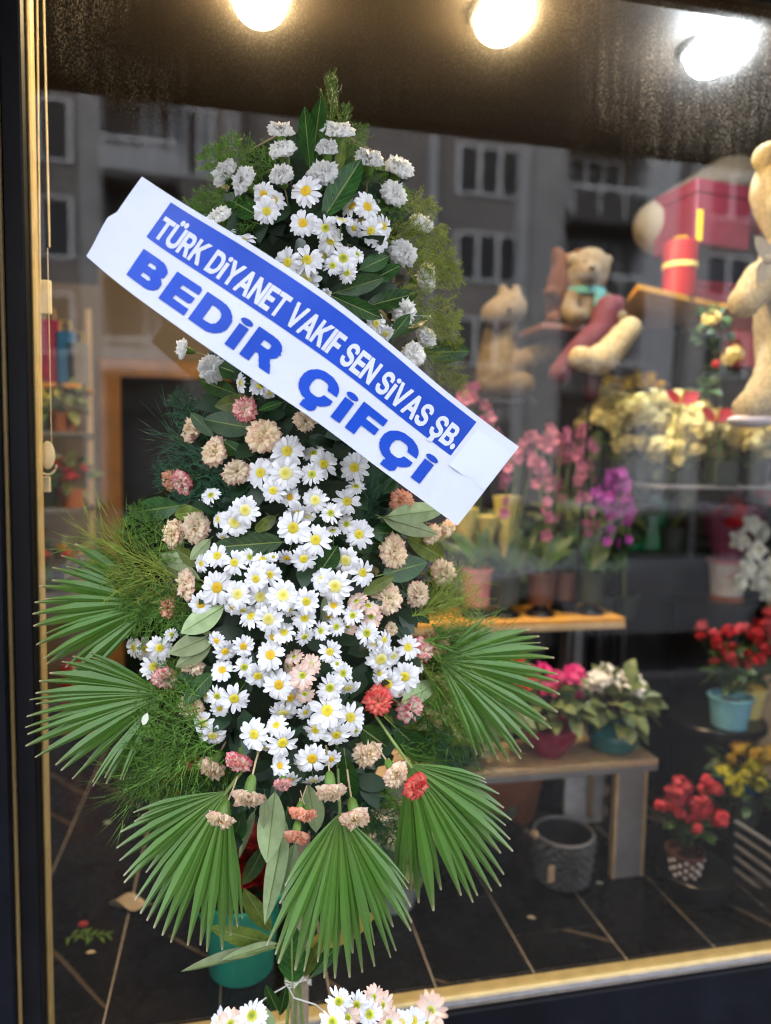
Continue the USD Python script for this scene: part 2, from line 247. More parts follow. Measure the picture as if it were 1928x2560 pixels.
def emit(name, color, s): MAT[name] = usdkit.material(stage, '/World/Looks/' + name, {'e': ('emission', {'color': color, 'strength': s})}, surface='e.emission')
emit('warm_lamp', (1, .72, .36), LAMP); emit('cool_lamp', (.86, .95, 1), LAMP * .9)
mat('lamp_trim', (.02, .02, .02), .5)
for n_, c_, r_ in (('wood_light', (.46, .34, .21), .5), ('wood_orange', (.62, .30, .05), .5), ('edge_beige', (.5, .37, .22), .5), ('laminate_grey', (.2, .2, .215), .4), ('black_lacquer', (.008, .008, .01), .25), ('teal_glaze', (.015, .15, .17), .14), ('maroon_glaze', (.26, .018, .06), .14),
                   ('light_blue', (.2, .5, .66), .5), ('pot_yellow', (.7, .62, .2), .5), ('pot_white', (.68, .66, .66), .45), ('terracotta', (.38, .13, .06), .7), ('red_box', (.26, .004, .006), .5), ('crimson', (.12, .003, .014), .6), ('gold_band', (.72, .52, .14), .35), ('plush_cream', (.42, .34, .2), .95), ('plush_tan', (.15, .10, .055), .95), ('plush_brown', (.08, .03, .012), .95),
                   ('burgundy', (.075, .003, .012), .8), ('teal_cloth', (.06, .22, .24), .8), ('plush_pad', (.5, .47, .55), .9), ('bow_grey', (.3, .26, .2), .8), ('green_plastic', (.006, .42, .31), .4), ('green_glass', (.01, .17, .05), .12), ('basket_grey', (.012, .014, .016), .55), ('black_bowl', (.01, .012, .014), .2), ('bead', (.74, .66, .45), .4), ('clear_plastic', (.6, .56, .45), .2),
                   ('pink_ribbon', (.6, .2, .24), .5), ('brown_pot', (.12, .05, .035), .5), ('dark_pot', (.03, .04, .03), .5), ('blue_bowl', (.01, .1, .28), .3), ('soil', (.04, .028, .02), .95), ('kraft', (.5, .37, .22), .8), ('purple_wrap', (.25, .06, .12), .4), ('chrome', (.2, .2, .22), .4), ('pale_pot', (.4, .46, .52), .4), ('dry_leaf', (.5, .4, .27), .8), ('bark', (.17, .13, .09), .9), ('facade_frame', (.72, .74, .78), .5), ('night_glass', (.012, .014, .018), .08), ('curtain', (.32, .36, .4), .6), ('script_red', (.6, .05, .1), .5), ('orange_ball', (.6, .13, .02), .5)):
    mat(n_, c_, r_, var=.14, scale=22, coat=.3 if r_ < .2 else 0)
mat('bolster_cloth', (.17, .14, .1), .9, var=.12, scale=9); mat('timber', (.26, .115, .025), .6, var=.2, scale=9); [mat(n_, c_, .95, var=.3, scale=90, bump=1.0, bscale=420, spec=.1) for n_, c_ in (('plush_cream', (.42, .34, .2)), ('plush_tan', (.16, .125, .085)), ('plush_brown', (.08, .03, .012)))]
mat('basket_weave', (.075, .085, .095), .4, var=.3, scale=60)
for n_, c_ in (('yellow_mum', (.93, .78, .36)), ('gold_mum', (.85, .58, .01)), ('red_bloom', (.5, .012, .02)), ('pink_bloom', (.62, .03, .2)), ('coral_bloom', (.6, .05, .07)), ('white_bloom', (.8, .77, .72)), ('orchid_pink', (.52, .17, .30)), ('orchid_purple', (.38, .05, .34)), ('orchid_white', (.72, .76, .68)), ('rose_red', (.32, .006, .014)), ('cream_rose', (.8, .66, .25)), ('ochre_bloom', (.42, .25, .01)), ('lime_bloom', (.55, .5, .03))):
    mat(n_, c_, .55, var=.22, scale=40, trans=.2, obj=True)
mat('plant_leaf', (.045, .10, .03), .45, var=.5, scale=20, trans=.1, obj=True); mat('variegated_leaf', (.05, .11, .04), .45, color2=(.24, .27, .1), scale=26, trans=.1); mat('green_shoot', (.13, .24, .03), .5, var=.3, trans=.2)
mat('facade_plaster', (.24, .225, .225), .9, var=.1, scale=1.2); mat('facade_pier', (.36, .36, .37), .9, var=.1, scale=1.5); mat('facade_light', (.46, .48, .52), .85, var=.08, scale=2); mat('facade_dark', (.08, .078, .08), .85, var=.12)

# ------------------------------------------------------------------ the setting
YG = 1.77                                        # the window's plane
ZP = -.14                                         # pavement level, one step below the shop floor
g = MB(); g.box((-12, -1.6, -.5), (14, 1.9, ZP)); single('pavement', g, 'pavement', None, None, kind='structure')
g = MB(); g.box((-60, -10, -.5), (60, -1.75, -.27)); single('road', g, 'asphalt', None, None, kind='structure')
g = MB(); g.bbox((-12, -1.75, -.5), (14, -1.6, ZP + .004), .01); single('kerb', g, 'kerbstone', None, None, kind='structure')
g = MB(); g.box((-60, -19.5, -.4), (60, -10, ZP)); single('far_pavement', g, 'pavement', None, None, kind='structure')
g = MB(); g.box((-70, -90, -.9), (70, 70, -.5)); single('ground', g, 'asphalt', None, None, kind='structure')
X0, X1, YB, ZF, ZC = -1.9, 3.6, 5.9, 0.15, 3.1
g = MB(); g.box((X0, YG + .002, -.1), (X1, YB, ZF - .004)); fl = thing('shop_floor', kind='structure'); part(fl, 'grout_bed', g, 'grout')
xj = [0.558 + .2985 * k for k in range(-8, 11)]
tiles = []
for k in range(len(xj) - 1):
    off = {0: .0, 1: .17, 2: .42, 3: .1}[k % 4]
    yj = [YG + .012, 1.8345] + [y for y in (np.arange(0, 9) * .6 + 1.99 - .6 * ((k * 7) % 3) / 3) if y > 1.9] + [YB]
    for a, b in zip(yj[:-1], yj[1:]):
        if b - a < .05: continue
        x0, x1 = max(xj[k], X0), min(xj[k + 1], X1)
        if x1 - x0 < .03: continue
        t = MB(); t.bbox((x0 + .0022, a + .0022, ZF - .009), (x1 - .0022, b - .0022, ZF), .0012); part(fl, 'tile', t, 'tile', smooth=False)
def wall(name, lo, hi, m_): g = MB(); g.box(lo, hi); return single(name, g, m_, None, None, kind='structure')
wall('shop_ceiling', (X0, YG + .002, ZC), (X1, YB, ZC + .15), 'ceiling'); wall('back_wall', (X0, YB, 0), (X1, YB + .15, ZC), 'dark_wall')
wall('left_wall', (X0 - .15, YG + .1, 0), (X0, YB, ZC), 'dark_wall'); wall('right_wall', (X1, YG + .1, 0), (X1 + .15, YB, ZC), 'dark_wall')

# shop front: frame, sill, panel below, canopy above
sw = thing('shop_window', 'large shop window in a black frame lined with a gold strip', 'window')
XL, XR, ZT = -.452, 3.0, 2.862
g = MB(); v = [(XL, YG, ZF + .02), (XR, YG, ZF + .02), (XR, YG, ZT), (XL, YG, ZT)]; g.add(v, [[0, 1, 2, 3]]); part(sw, 'glass_pane', g, 'pane', smooth=False)
g = MB(); g.bbox((XL - .043, YG - .035, ZP), (XL, YG + .06, ZT + .1)); part(sw, 'left_jamb', g, 'black_frame')
g = MB(); g.bbox((XL, YG + .004, ZF), (XL + .010, YG + .018, ZT)); g.bbox((XL, YG + .0185, ZF), (XL + .0075, YG + .05, ZT)); part(sw, 'gold_strip', g, 'gold_trim', label='vertical gold strip inside the left jamb')
g = MB(); g.bbox((XL, YG + .003, ZF - .03), (XR, YG + .05, ZF + .004)); part(sw, 'gold_sill', g, 'gold_trim', label='gold strip along the foot of the glass')
g = MB(); g.bbox((XL, YG - .012, ZF - .012), (XR, YG - .0005, ZF - .003)); part(sw, 'grey_bead', g, 'grey_trim')
g = MB(); g.bbox((XL, YG - .03, ZT), (XR, YG + .06, ZT + .1)); part(sw, 'head_rail', g, 'black_frame')
g = MB(); g.bbox((XL, YG - .034, ZP), (XR, YG - .0125, ZF - .0125)); part(sw, 'base_panel', g, 'navy_panel', label='scuffed dark panel under the window')
fc = thing('shop_facade', 'dark navy facade strip left of the shop window', 'wall', kind='structure')
g = MB(); g.bbox((-4, YG - .06, ZP), (XL - .052, YG + .1, 3.6)); part(fc, 'left_panel', g, 'navy_panel')
g = MB(); g.bbox((XL - .0515, YG - .045, ZP), (XL - .0435, YG + .02, 3.6)); part(fc, 'bronze_edge', g, 'bronze_trim')
g = MB(); g.box((XL - .043, YG - .03, ZT + .102), (9, YG + .1, 3.6)); part(fc, 'upper_panel', g, 'navy_panel')
g = MB(); g.box((XR + .002, YG - .03, ZP), (9, YG + .1, ZT + .1)); part(fc, 'right_panel', g, 'navy_panel')
g = MB(); g.box((-6, YG - .03, 3.601), (9, YG + 8, 14)); part(fc, 'upper_storeys', g, 'facade_plaster')
cn = thing('canopy', 'dark flat canopy over the shop front', 'canopy')
g = MB(); g.bbox((-5, .67, 2.98), (8, YG - .066, 3.08)); part(cn, 'soffit', g, 'soffit_grey')
g = MB(); g.bbox((-5, .63, 2.95), (8, .668, 3.2)); part(cn, 'fascia', g, 'navy_panel')

# ceiling lamps: domed downlights
for (px, py, mt, lb) in ((650, 8, 'warm_lamp', 'warm glowing ceiling lamp, leftmost of three behind the glass'), (1250, 55, 'warm_lamp', 'warm glowing ceiling lamp, middle of three behind the glass'), (1775, 140, 'cool_lamp', 'cool white ceiling lamp, rightmost of three behind the glass')):
    c = PZ(px, py, ZC - .03); c[2] = ZC
    t = thing('ceiling_lamp', lb, 'lamp', loc=c)
    g = MB(); g.lathe([(.0, -.001), (.098, -.001), (.1, -.012), (.096, -.022), (.084, -.024)], n=40); part(t, 'trim_ring', g, 'lamp_trim')
    g = MB(); g.lathe([(.082, -.0245)] + [(.082 * math.cos(a), -.0245 - .07 * math.sin(a)) for a in np.linspace(.1, 1.5, 8)] + [(.0, -.0948)], n=36); part(t, 'diffuser', g, mt)

# ------------------------------------------------------------------ apartment block across the street (seen mirrored in the glass)
YF = -19.5; YV = 2 * YG - YF
def F(px, py): p = P(px, py, YV); return p[0], p[2]
ab = thing('apartment_building', 'grey apartment block across the street, mirrored in the window', 'building')
g = MB(); g.box((-26, YF - 9, 0), (30, YF - .6, 15.2)); part(ab, 'wall', g, 'facade_plaster')
g = MB(); g.box((-26.4, YF - 9.2, 15.2), (30.4, YF + .5, 15.6)); part(ab, 'roof', g, 'facade_dark')
def window(x0, x1, z0, z1, y, n=3, light=False):
    f = MB(); w = .09
    f.box((x0 - w, y, z0 - w), (x1 + w, y + .07, z0)); f.box((x0 - w, y, z1), (x1 + w, y + .07, z1 + w))
    for k in range(n + 1):
        xc = x0 + (x1 - x0) * k / n; f.box((xc - w * .75, y + .001, z0 + .001), (xc + w * .75, y + .066, z1 - .001))
    fr = part(ab, 'window', f, 'facade_frame', smooth=False)
    for k in range(n):
        p_ = MB(); a, b = x0 + (x1 - x0) * k / n + w * .75, x0 + (x1 - x0) * (k + 1) / n - w * .75
        p_.box((a, y - .05, z0), (b, y + .01, z1)); part(fr, 'pane', p_, 'curtain' if light and k % 2 == 0 else 'night_glass', smooth=False)
def slab(nm, lo, hi, m_): g = MB(); g.box(lo, hi); return part(ab, nm, g, m_, smooth=False)
xw0, _ = F(1160, 420); xw1, _ = F(1318, 420); zs = [F(1240, 690)[1], F(1240, 470)[1]]; st = zs[1] - zs[0]
sills = [zs[0] - st, zs[0], zs[1], zs[1] + st]
for z in sills: window(xw0, xw1, z, z + 1.45, YF - .6, 3)
xa, xb = F(1345, 500)[0], F(1380, 500)[0]
for a, b, d, m_ in ((F(1100, 500)[0] - .25, F(1100, 500)[0], .3, 'facade_light'), (xa - .55, xa - .2, .35, 'facade_light'), (xa - .2, xb + .4, .8, 'facade_pier'), (F(1600, 500)[0], F(1600, 500)[0] + 1.2, 1.1, 'facade_light'), (F(208, 400)[0], F(243, 400)[0] + .2, 1.2, 'facade_pier'), (F(560, 400)[0], F(600, 400)[0], .9, 'facade_pier'), (F(120, 400)[0] - 1.6, F(120, 400)[0] - .8, .8, 'facade_pier'), (15.5, 16.2, 1, 'facade_pier'), (19, 19.6, 1, 'facade_light')):
    slab('pier', (a, YF - .601, 0), (b, YF - .6 + d, 15.2), m_)
bx0, bx1 = F(243, 400)[0] + .25, F(560, 400)[0] - .05; cx0, cx1 = xb + .45, F(1600, 500)[0] - .05
for z in sills:
    window(bx0 + 1.0, bx1 - .3, z - .3, z + 1.6, YF - .6, 5, True)
    window(cx0 + .4, cx1 - .4, z - .1, z + 1.4, YF - .6, 3)
    window(F(90, 400)[0] - .9, F(175, 400)[0] - .1, z - .2, z + 1.45, YF - .6, 2, True)
    window(16.8, 18.6, z, z + 1.4, YF - .6, 2); window(-9.6, -7.8, z, z + 1.4, YF - .6, 2)
    for (a, b) in ((bx0, bx0 + (bx1 - bx0) * .62), (cx0, cx1)):
        bl = slab('balcony', (a, YF - .599, z - 1.05), (b, YF + .75, z - .85), 'facade_dark')
        r_ = MB(); r_.box((a, YF + .69, z + .02), (b, YF + .75, z + .12)); part(bl, 'handrail', r_, 'facade_frame', smooth=False)
        n = 3
        for k in range(n):
            p_ = MB(); p_.box((a + (b - a) * k / n + .03, YF + .70, z - .80), (a + (b - a) * (k + 1) / n - .03, YF + .74, z - .12)); part(bl, 'panel', p_, 'facade_light' if a == bx0 else 'facade_dark', smooth=False)
        for k in range(n + 1):
            p_ = MB(); xc = a + (b - a) * k / n; p_.box((xc - .025, YF + .695, z - .849), (xc + .025, YF + .745, z + .019)); part(bl, 'post', p_, 'facade_frame', smooth=False)
slab('shopfront', (-26, YF - .59, 0), (30, YF - .45, 2.9), 'facade_dark')
# two parked white cars at the kerb behind the viewer
mat('car_white', (.72, .74, .76), .25, coat=.5); mat('tyre', (.02, .02, .02), .8); mat('rim_metal', (.4, .4, .42), .35); mat('car_lamp', (.7, .72, .75), .15)
def car(label, xf, sgn):
    t = thing('parked_car', label, 'car', M=np.array([[sgn, 0, 0, xf], [0, sgn, 0, -3.2], [0, 0, 1, -.27], [0, 0, 0, 1.]]), group='white cars parked at the kerb')
    def ext(pl, w, z0=0): e = trimesh.creation.extrude_polygon(pl, w); V = e.vertices; e.vertices = np.stack([V[:, 0], V[:, 2] - w / 2 + z0, V[:, 1]], -1); e.invert(); g = MB(); g.tri(e); return g
    circ = lambda x, r: Polygon([(x + r * math.cos(a), .32 + r * math.sin(a)) for a in np.linspace(0, 6.28, 24)])
    low = Polygon([(-2.1, .3), (-2.12, .55), (-2.0, .74), (-1.75, .82), (-1.05, .92), (1.85, .98), (2.08, .9), (2.12, .5), (2.08, .3)]).difference(circ(-1.3, .37)).difference(circ(1.3, .37))
    part(t, 'body', ext(low, 1.68), 'car_white'); part(t, 'cabin', ext(Polygon([(-1.0, .921), (-.38, 1.40), (-.2, 1.45), (1.15, 1.45), (1.35, 1.38), (1.72, .976)]), 1.42), 'car_white')
    for sy in (-1, 1):
        for pl in ([(-.78, .97), (-.3, 1.36), (.3, 1.39), (.3, 1.0)], [(.38, 1.0), (.38, 1.39), (1.12, 1.38), (1.42, 1.03)]): part(t, 'side_window', ext(Polygon(pl), .014, sy * .714), 'night_glass')
        for x in (-1.3, 1.3):
            g = MB(); an = np.linspace(0, 2 * np.pi, 28, endpoint=False)
            for (r, mt, nm, w) in ((.31, 'tyre', 'wheel', .10),): g.tri(ext(circ(x, r), .2, sy * .72) and trimesh.Trimesh(*ext(circ(x, r), .2, sy * .72).data()[:2], process=False)); wh = part(t, nm, g, mt)
            part(wh, 'rim', ext(circ(x, .2), .01, sy * .826), 'rim_metal')
        g = MB(); g.bbox((-2.122, sy * .68 - .1, .56), (-2.02, sy * .68 + .1, .7), .02); part(t, 'headlight', g, 'car_lamp')
    g = MB(); g.add([(-1.002, -.64, .95), (-1.002, .64, .95), (-.402, .62, 1.39), (-.402, -.62, 1.39)], [[0, 1, 2, 3]]); part(t, 'windscreen', g, 'night_glass', smooth=False)
car('white car parked at the kerb, mirrored at the left of the glass', P(470, 1300, 5.9)[0] - 2.1, -1); car('white car parked at the kerb, mirrored at the right of the glass', P(1130, 1300, 5.9)[0] + 2.1, 1)
#INTERIOR#
# ------------------------------------------------------------------ inside the shop
def rot(axis, a): return trimesh.transformations.rotation_matrix(a, axis)[:3, :3]
LEAF_S = np.linspace(0, 1, 6); LEAF_T = np.array([-1, 0, 1.])
def leaf_into(mb, o, a, L, W, n=None, droop=.25):
    a = nrm(a); n = np.array([0, 0, 1.]) if n is None else n; n = n - (n @ a) * a; n = nrm(n) if np.linalg.norm(n) > 1e-3 else nrm(np.cross(a, [1, 0, .1])); x = np.cross(a, n)
    w = np.sin(np.pi * np.clip(LEAF_S * .94 + .05, 0, 1)) ** .8 * W * .5
    G = np.asarray(o) + (LEAF_S * L)[:, None, None] * a + (w[:, None] * LEAF_T[None])[..., None] * x + ((.25 * w[:, None] * np.abs(LEAF_T)[None]) - droop * L * (LEAF_S ** 2)[:, None])[..., None] * n
    mb.grid(G)
def bloom_into(mb, c, r, n, d=None, layers=2, seed=0):
    r_ = np.random.default_rng(seed); d = nrm([0, -.6, .6] if d is None else d); M = frame([0, 0, 0], d)
    for l in range(layers):
        for k in range(n):
            an = 2 * np.pi * (k + .5 * l) / n; a = M[:3, :3] @ np.array([math.cos(an), math.sin(an), .15 + .55 * l]); leaf_into(mb, c, a, r * (1 - .25 * l), r * 2.6 / n * 1.5, M[:3, 2], .1)
def cluster_bloom(parent, nm, c, r, mt, seed, n=16):
    """a rounded head of many small florets"""
    r_ = np.random.default_rng(seed); mb = MB()
    for k in range(n):
        d = nrm(r_.normal(size=3) * [1, 1, .7] + [0, -.3, .45]); bloom_into(mb, c + d * r * r_.uniform(.55, 1.0), r * r_.uniform(.36, .5), 5, d, 1, seed * 50 + k)
    mb.ball(c, r * .55, 1); return part(parent, nm, mb, mt, smooth=False)
def foliage(parent, nm, c, rad, n, size, mt, seed, up=.4, flat=.7):
    r_ = np.random.default_rng(seed); mb = MB()
    for k in range(n):
        d = nrm(r_.normal(size=3) * [1, 1, flat] + [0, 0, up]); o = c + d * rad * r_.uniform(.35, .9); leaf_into(mb, o, d + r_.normal(0, .3, 3), size * r_.uniform(.7, 1.2), size * r_.uniform(.5, .75), nrm([0, -.4, 1.] + r_.normal(0, .35, 3)), .3)
    return part(parent, nm, mb, mt, smooth=True, kind='stuff')
def potshape(r0, r1, h, rim=.006): return [(0, .001), (r0 * .9, .0), (r0, .004), (r0 + (r1 - r0) * .5, h * .5), (r1, h - .012), (r1 + rim, h - .01), (r1 + rim, h), (r1 - .004, h), (r1 - .006, h - .02), (0, h - .022)]
def pot(parent, nm, c, r0, r1, h, mt, prof=None): g = MB(); g.lathe(prof or potshape(r0, r1, h), c, 36); p = part(parent, nm, g, mt); g = MB(); g.lathe([(0, h - .021), (r1 - .008, h - .021)], c, 24); part(p, 'soil', g, 'soil'); return p
def stems(parent, base, tips, mt='plant_leaf', r=.0025):
    for k, t in enumerate(tips): g = MB(); b = np.asarray(base); t = np.asarray(t); g.tube([b, (b + t) / 2 + [0, 0, .01], t], r, 4); part(parent, 'stem', g, mt)
# stepped display: low light wood table and higher orange topped shelf
zl = P(1647, 1897, 2.2)[2]
lt = thing('low_table', 'low light wood display table with grey legs behind the window', 'table')
g = MB(); g.bbox((.42, 2.2, zl - .022), (1.478, 2.44, zl), .003); part(lt, 'tabletop', g, 'wood_light')
g = MB(); g.bbox((.42, 2.2, zl - .044), (1.478, 2.44, zl - .0225), .002); part(lt, 'underside_board', g, 'laminate_grey')
for x0 in (1.318, .45):
    g = MB(); g.bbox((x0 + .012, 2.206, ZF), (x0 + .112, 2.23, zl - .045), .002); pl = part(lt, 'leg', g, 'laminate_grey')
    for q in (0, .1125): g = MB(); g.bbox((x0 + q, 2.204, ZF + .0005), (x0 + q + .0115, 2.232, zl - .046), .001); part(pl, 'edge_strip', g, 'edge_beige')
g = MB(); g.bbox((1.33, 2.40, ZF + .12), (1.345, 2.43, zl - .046), .002); part(lt, 'back_leg', g, 'edge_beige')
g = MB(); q0 = P(1412, 1925, 2.46); q1 = P(1500, 2050, 2.46); g.bbox((q0[0], 2.446, q1[2]), (q1[0], 2.46, zl - .05), .002); part(lt, 'back_panel', g, 'facade_frame', label='white hanging panel under the table')
zo = P(1564, 1544, 2.6)[2]
ot = thing('orange_shelf', 'higher shelf with orange wood top and grey column', 'shelf')
xo = P(1564, 1544, 2.6)[0]
g = MB(); g.bbox((.3, 2.6, zo - .02), (xo, 2.88, zo), .003); part(ot, 'shelf_board', g, 'wood_orange'); g = MB(); g.bbox((.3, 2.598, zo - .045), (xo, 2.88, zo - .0205), .002); part(ot, 'front_edge', g, 'edge_beige')
cx_ = P(1430, 1600, 2.75)[0]; g = MB(); g.bbox((cx_ - .035, 2.72, ZF), (cx_ + .035, 2.79, zo - .046), .003); part(ot, 'column', g, 'laminate_grey'); g = MB(); g.bbox((.4, 2.72, ZF), (.47, 2.79, zo - .046), .003); part(ot, 'column', g, 'laminate_grey')
# cyclamens and bowl on the low table
def cyclamen(label, px, pyb, w, potm, bloomm, prof, seed, Y=2.31, nb=13, fy=1590):
    b = P(px, pyb, Y); b[2] = zl; t = thing('cyclamen', label, 'potted plant', loc=b); pot(t, 'pot', (0, 0, 0), .05, .08, .1, potm, prof)
    top = np.array([0, 0, .11]); foliage(t, 'foliage', top + [0, 0, .05], .13, 90, .075, 'variegated_leaf', seed, .25, .5); r_ = np.random.default_rng(seed)
    for k in range(nb):
        c = np.array([r_.uniform(-.105, .105), r_.uniform(-.06, .05), r_.uniform(.19, .30)]); g = MB(); bloom_into(g, c, .042, 5, [r_.normal(0, .3), -.5, 1.1], 2, seed * 9 + k); fl_ = part(t, 'flower', g, bloomm); g = MB(); g.tube([top * [1, 1, .6], (c + top) / 2, c], .002, 4); part(fl_, 'stem', g, 'burgundy')
tealp = [(0, .001), (.06, 0), (.078, .012), (.092, .045), (.09, .07), (.07, .098), (.062, .106), (.07, .118), (.066, .118), (.058, .104), (0, .1)]
cyclamen('white cyclamen in a ribbed teal glazed pot at the table\'s right end', 1530, 1868, 0, 'teal_glaze', 'white_bloom', tealp, 3)
cyclamen('magenta cyclamen in a round maroon glazed pot on the low table', 1372, 1874, 0, 'maroon_glaze', 'pink_bloom', [(0, .001), (.05, 0), (.06, .01), (.095, .06), (.107, .105), (.1, .112), (.095, .104), (.0, .1)], 4)
b = P(1140, 1890, 2.3); b[2] = zl; t = thing('anthurium', 'red anthurium in a dark glazed bowl with orange rim, behind the palm fan', 'potted plant', loc=b); pot(t, 'pot', (0, 0, 0), .06, .1, .11, 'black_bowl', [(0, .001), (.06, 0), (.1, .05), (.11, .11), (.1, .108), (0, .1)])
g = MB(); g.tube([(.107 * math.cos(a), .107 * math.sin(a), .111) for a in np.linspace(0, 2 * np.pi, 30)], .005, 6); part(t, 'rim', g, 'wood_orange'); foliage(t, 'foliage', np.array([.05, 0, .2]), .16, 34, .11, 'variegated_leaf', 21, .3)
for k, (dx, dz) in enumerate(((.02, .14), (.09, .13), (.16, .36), (.2, .27), (-.05, .16))): g = MB(); leaf_into(g, (dx, -.03, dz), (.4, -.3, .3), .08, .07, np.array([0, -1, .6])); fl_ = part(t, 'spathe', g, 'red_bloom'); g = MB(); g.tube([(dx + .015, -.04, dz), (dx + .03, -.055, dz + .04)], .004, 5); part(fl_, 'spadix', g, 'gold_mum')
# orchids in footed pots on the orange shelf
def orchid(label, px, pyb, potm, bloomm, arcs, seed, rr=.036, ph=.13, Y=2.7):
    b = P(px, pyb, Y); b[2] = zo; t = thing('orchid', label, 'orchid', loc=b); g = MB(); g.lathe([(0, 0), (.062, .0), (.06, .008), (.03, .03), (.026, .045), (0, .045)], n=28); part(t, 'foot', g, 'black_lacquer')
    pot(t, 'pot', (0, 0, .0455), .052, .058, ph, potm); r_ = np.random.default_rng(seed); top = np.array([0, 0, .045 + ph]); mb = MB()
    for k in range(7): a = r_.uniform(0, 6.28); leaf_into(mb, top, (math.cos(a), math.sin(a) * .6, r_.uniform(.7, 2)), r_.uniform(.14, .22), .055, np.array([0, -.7, 1]), .35)
    part(t, 'leaves', mb, 'plant_leaf')
    for (dx, H, dxe, dr, n) in arcs:
        pts = []
        for q in np.linspace(0, 1, 20):
            if q < .55: e = q / .55; pts.append(top + np.array([dx * e, -.01 * e, H * e]))
            else: e = (q - .55) / .45; pts.append(top + np.array([dx + dxe * math.sin(e * 1.4), -.01 - .04 * e, H + .03 * math.sin(e * 2.6) - dr * e * e]))
        g = MB(); g.tube(pts, .0028, 5); st_ = part(t, 'flower_spike', g, 'stem')
        for k in range(n): c = pts[10 + int(k * 9.9 / n)] + r_.normal(0, .013, 3) + [0, 0, -.016 * (k % 2)]; g = MB(); bloom_into(g, c, rr * r_.uniform(.8, 1.1), 5, [r_.normal(0, .5), -1, r_.normal(.1, .3)], 2, seed * 33 + k); part(st_, 'blossom', g, bloomm)
orchid('rose pink orchid in a dark green footed pot, leftmost on the orange shelf', 1262, 1524, 'dark_pot', 'orchid_pink', [(.03, .50, -.06, .26, 13), (.06, .56, .06, .30, 14), (.1, .46, .05, .3, 12)], 5, .027)
orchid('dusty pink orchid in a brown footed pot, middle of the orange shelf', 1350, 1523, 'brown_pot', 'orchid_pink', [(.07, .55, .06, .33, 15), (.03, .58, -.07, .3, 14), (.12, .50, .05, .34, 14)], 6, .027)
orchid('purple orchid in a black footed pot, rightmost on the orange shelf', 1474, 1524, 'dark_pot', 'orchid_purple', [(.05, .36, .06, .22, 14), (.08, .40, .06, .26, 14), (.0, .33, .06, .2, 12)], 7, .03)
orchid('pink orchid in a slim pot at the left of the orange shelf, under the banner', 1190, 1524, 'pink_ribbon', 'orchid_pink', [(-.05, .7, -.06, .2, 12), (-.0, .62, .05, .25, 10)], 8, .027, .15)
orchid('mauve orchid in a dark pot between the two right footed pots', 1412, 1516, 'brown_pot', 'orchid_pink', [(.03, .58, .06, .36, 16), (-.02, .52, -.06, .3, 14)], 9, .026, .12, 2.78)
for k, (px, py, mt, lb) in enumerate(((1205, 1340, 'variegated_leaf', 'leafy green plant behind the yellow wrapped bunches'), (1310, 1370, 'plant_leaf', 'leafy green plant behind the middle footed pot'), (1395, 1330, 'variegated_leaf', 'leafy yellow green plant behind the mauve orchid'), (1500, 1370, 'plant_leaf', 'leafy green plant behind the purple orchid'), (1560, 1290, 'variegated_leaf', 'leafy plant left of the green glass vases'))):
    b = P(px, 1500, 2.98); t = thing('foliage_plant', lb, 'potted plant', loc=b); c = P(px, py, 2.98) - b; foliage(t, 'foliage', c, .12, 44, .11, mt, 500 + k, .4, 1.1); pot(t, 'pot', (0, 0, -.08), .05, .065, .11, 'dark_pot'); g = MB(); g.tube([(0, 0, .0), c], .008, 5); part(t, 'stem', g, 'stem'); g = MB(); g.tube([(0, 0, -.0805), (0, 0, ZF - b[2])], .04, 10); part(t, 'plinth', g, 'black_lacquer')
for i, (px, py0, py1, c_) in enumerate(((1215, 1390, 1290, 'yellow'), (1262, 1400, 1240, 'yellow'), (1160, 1400, 1270, 'yellow'))):
    a, b2 = P(px, py0, 2.84), P(px, py1, 2.84); g = MB(); r_ = np.random.default_rng(i); V = []
    g.lathe([(.0, 0), (.02, .001), (.034, .1), (.055, (b2 - a)[2] * .9), (.06, (b2 - a)[2]), (.05, (b2 - a)[2] - .01), (0, .05)], a, 10); o = thing('wrapped_bunch', 'yellow paper wrapped bunch behind the orchids' + (', leftmost', ', second from left', ', rightmost')[(1, 2, 0)[i]], 'bouquet'); part(o, 'wrapping', g, 'pot_yellow'); g = MB(); g.tube([a * [1, 1, 0] + [0, 0, zo], a], .012, 6); part(o, 'stems', g, 'stem')
# green vessels and the display rack of yellow chrysanthemums behind
rk = thing('back_counter', 'dark counter holding the yellow chrysanthemum bunches', 'counter'); zc = P(1600, 1380, 3.15)[2]; g = MB(); g.bbox((1.3, 3.0, ZF), (3.4, 3.6, zc), .006); part(rk, 'cabinet', g, 'black_lacquer'); g = MB(); g.bbox((1.28, 2.98, zc + .001), (3.42, 3.62, zc + .02), .004); part(rk, 'counter_top', g, 'dark_pot')
zc += .021
for i, (px, w, h, lb) in enumerate(((1622, .085, .27, 'green glass vase with straight sides, larger of two'), (1575, .06, .2, 'green glass vase with straight sides, smaller of two'))):
    b = P(px, 1330, 3.1); b[2] = zc; t = thing('glass_vase', lb, 'vase', loc=b); g = MB(); g.lathe([(0, .001), (w * .9, 0), (w, .01), (w * 1.06, h), (w * 1.0, h), (w * .95, .02), (0, .02)]); part(t, 'vase', g, 'green_glass')
zr = P(1750, 1215, 2.5)[2]; t = thing('flower_shelf', 'thin dark shelf board under the yellow chrysanthemum bunches', 'shelf'); g = MB(); g.bbox((1.63, 2.5, zr - .014), (3.4, 2.96, zr), .003); part(t, 'shelf_board', g, 'laminate_grey')
for x in (1.7, 3.3): g = MB(); g.bbox((x, 2.93, ZF), (x + .02, 2.95, zr - .0145)); part(t, 'upright', g, 'black_lacquer')
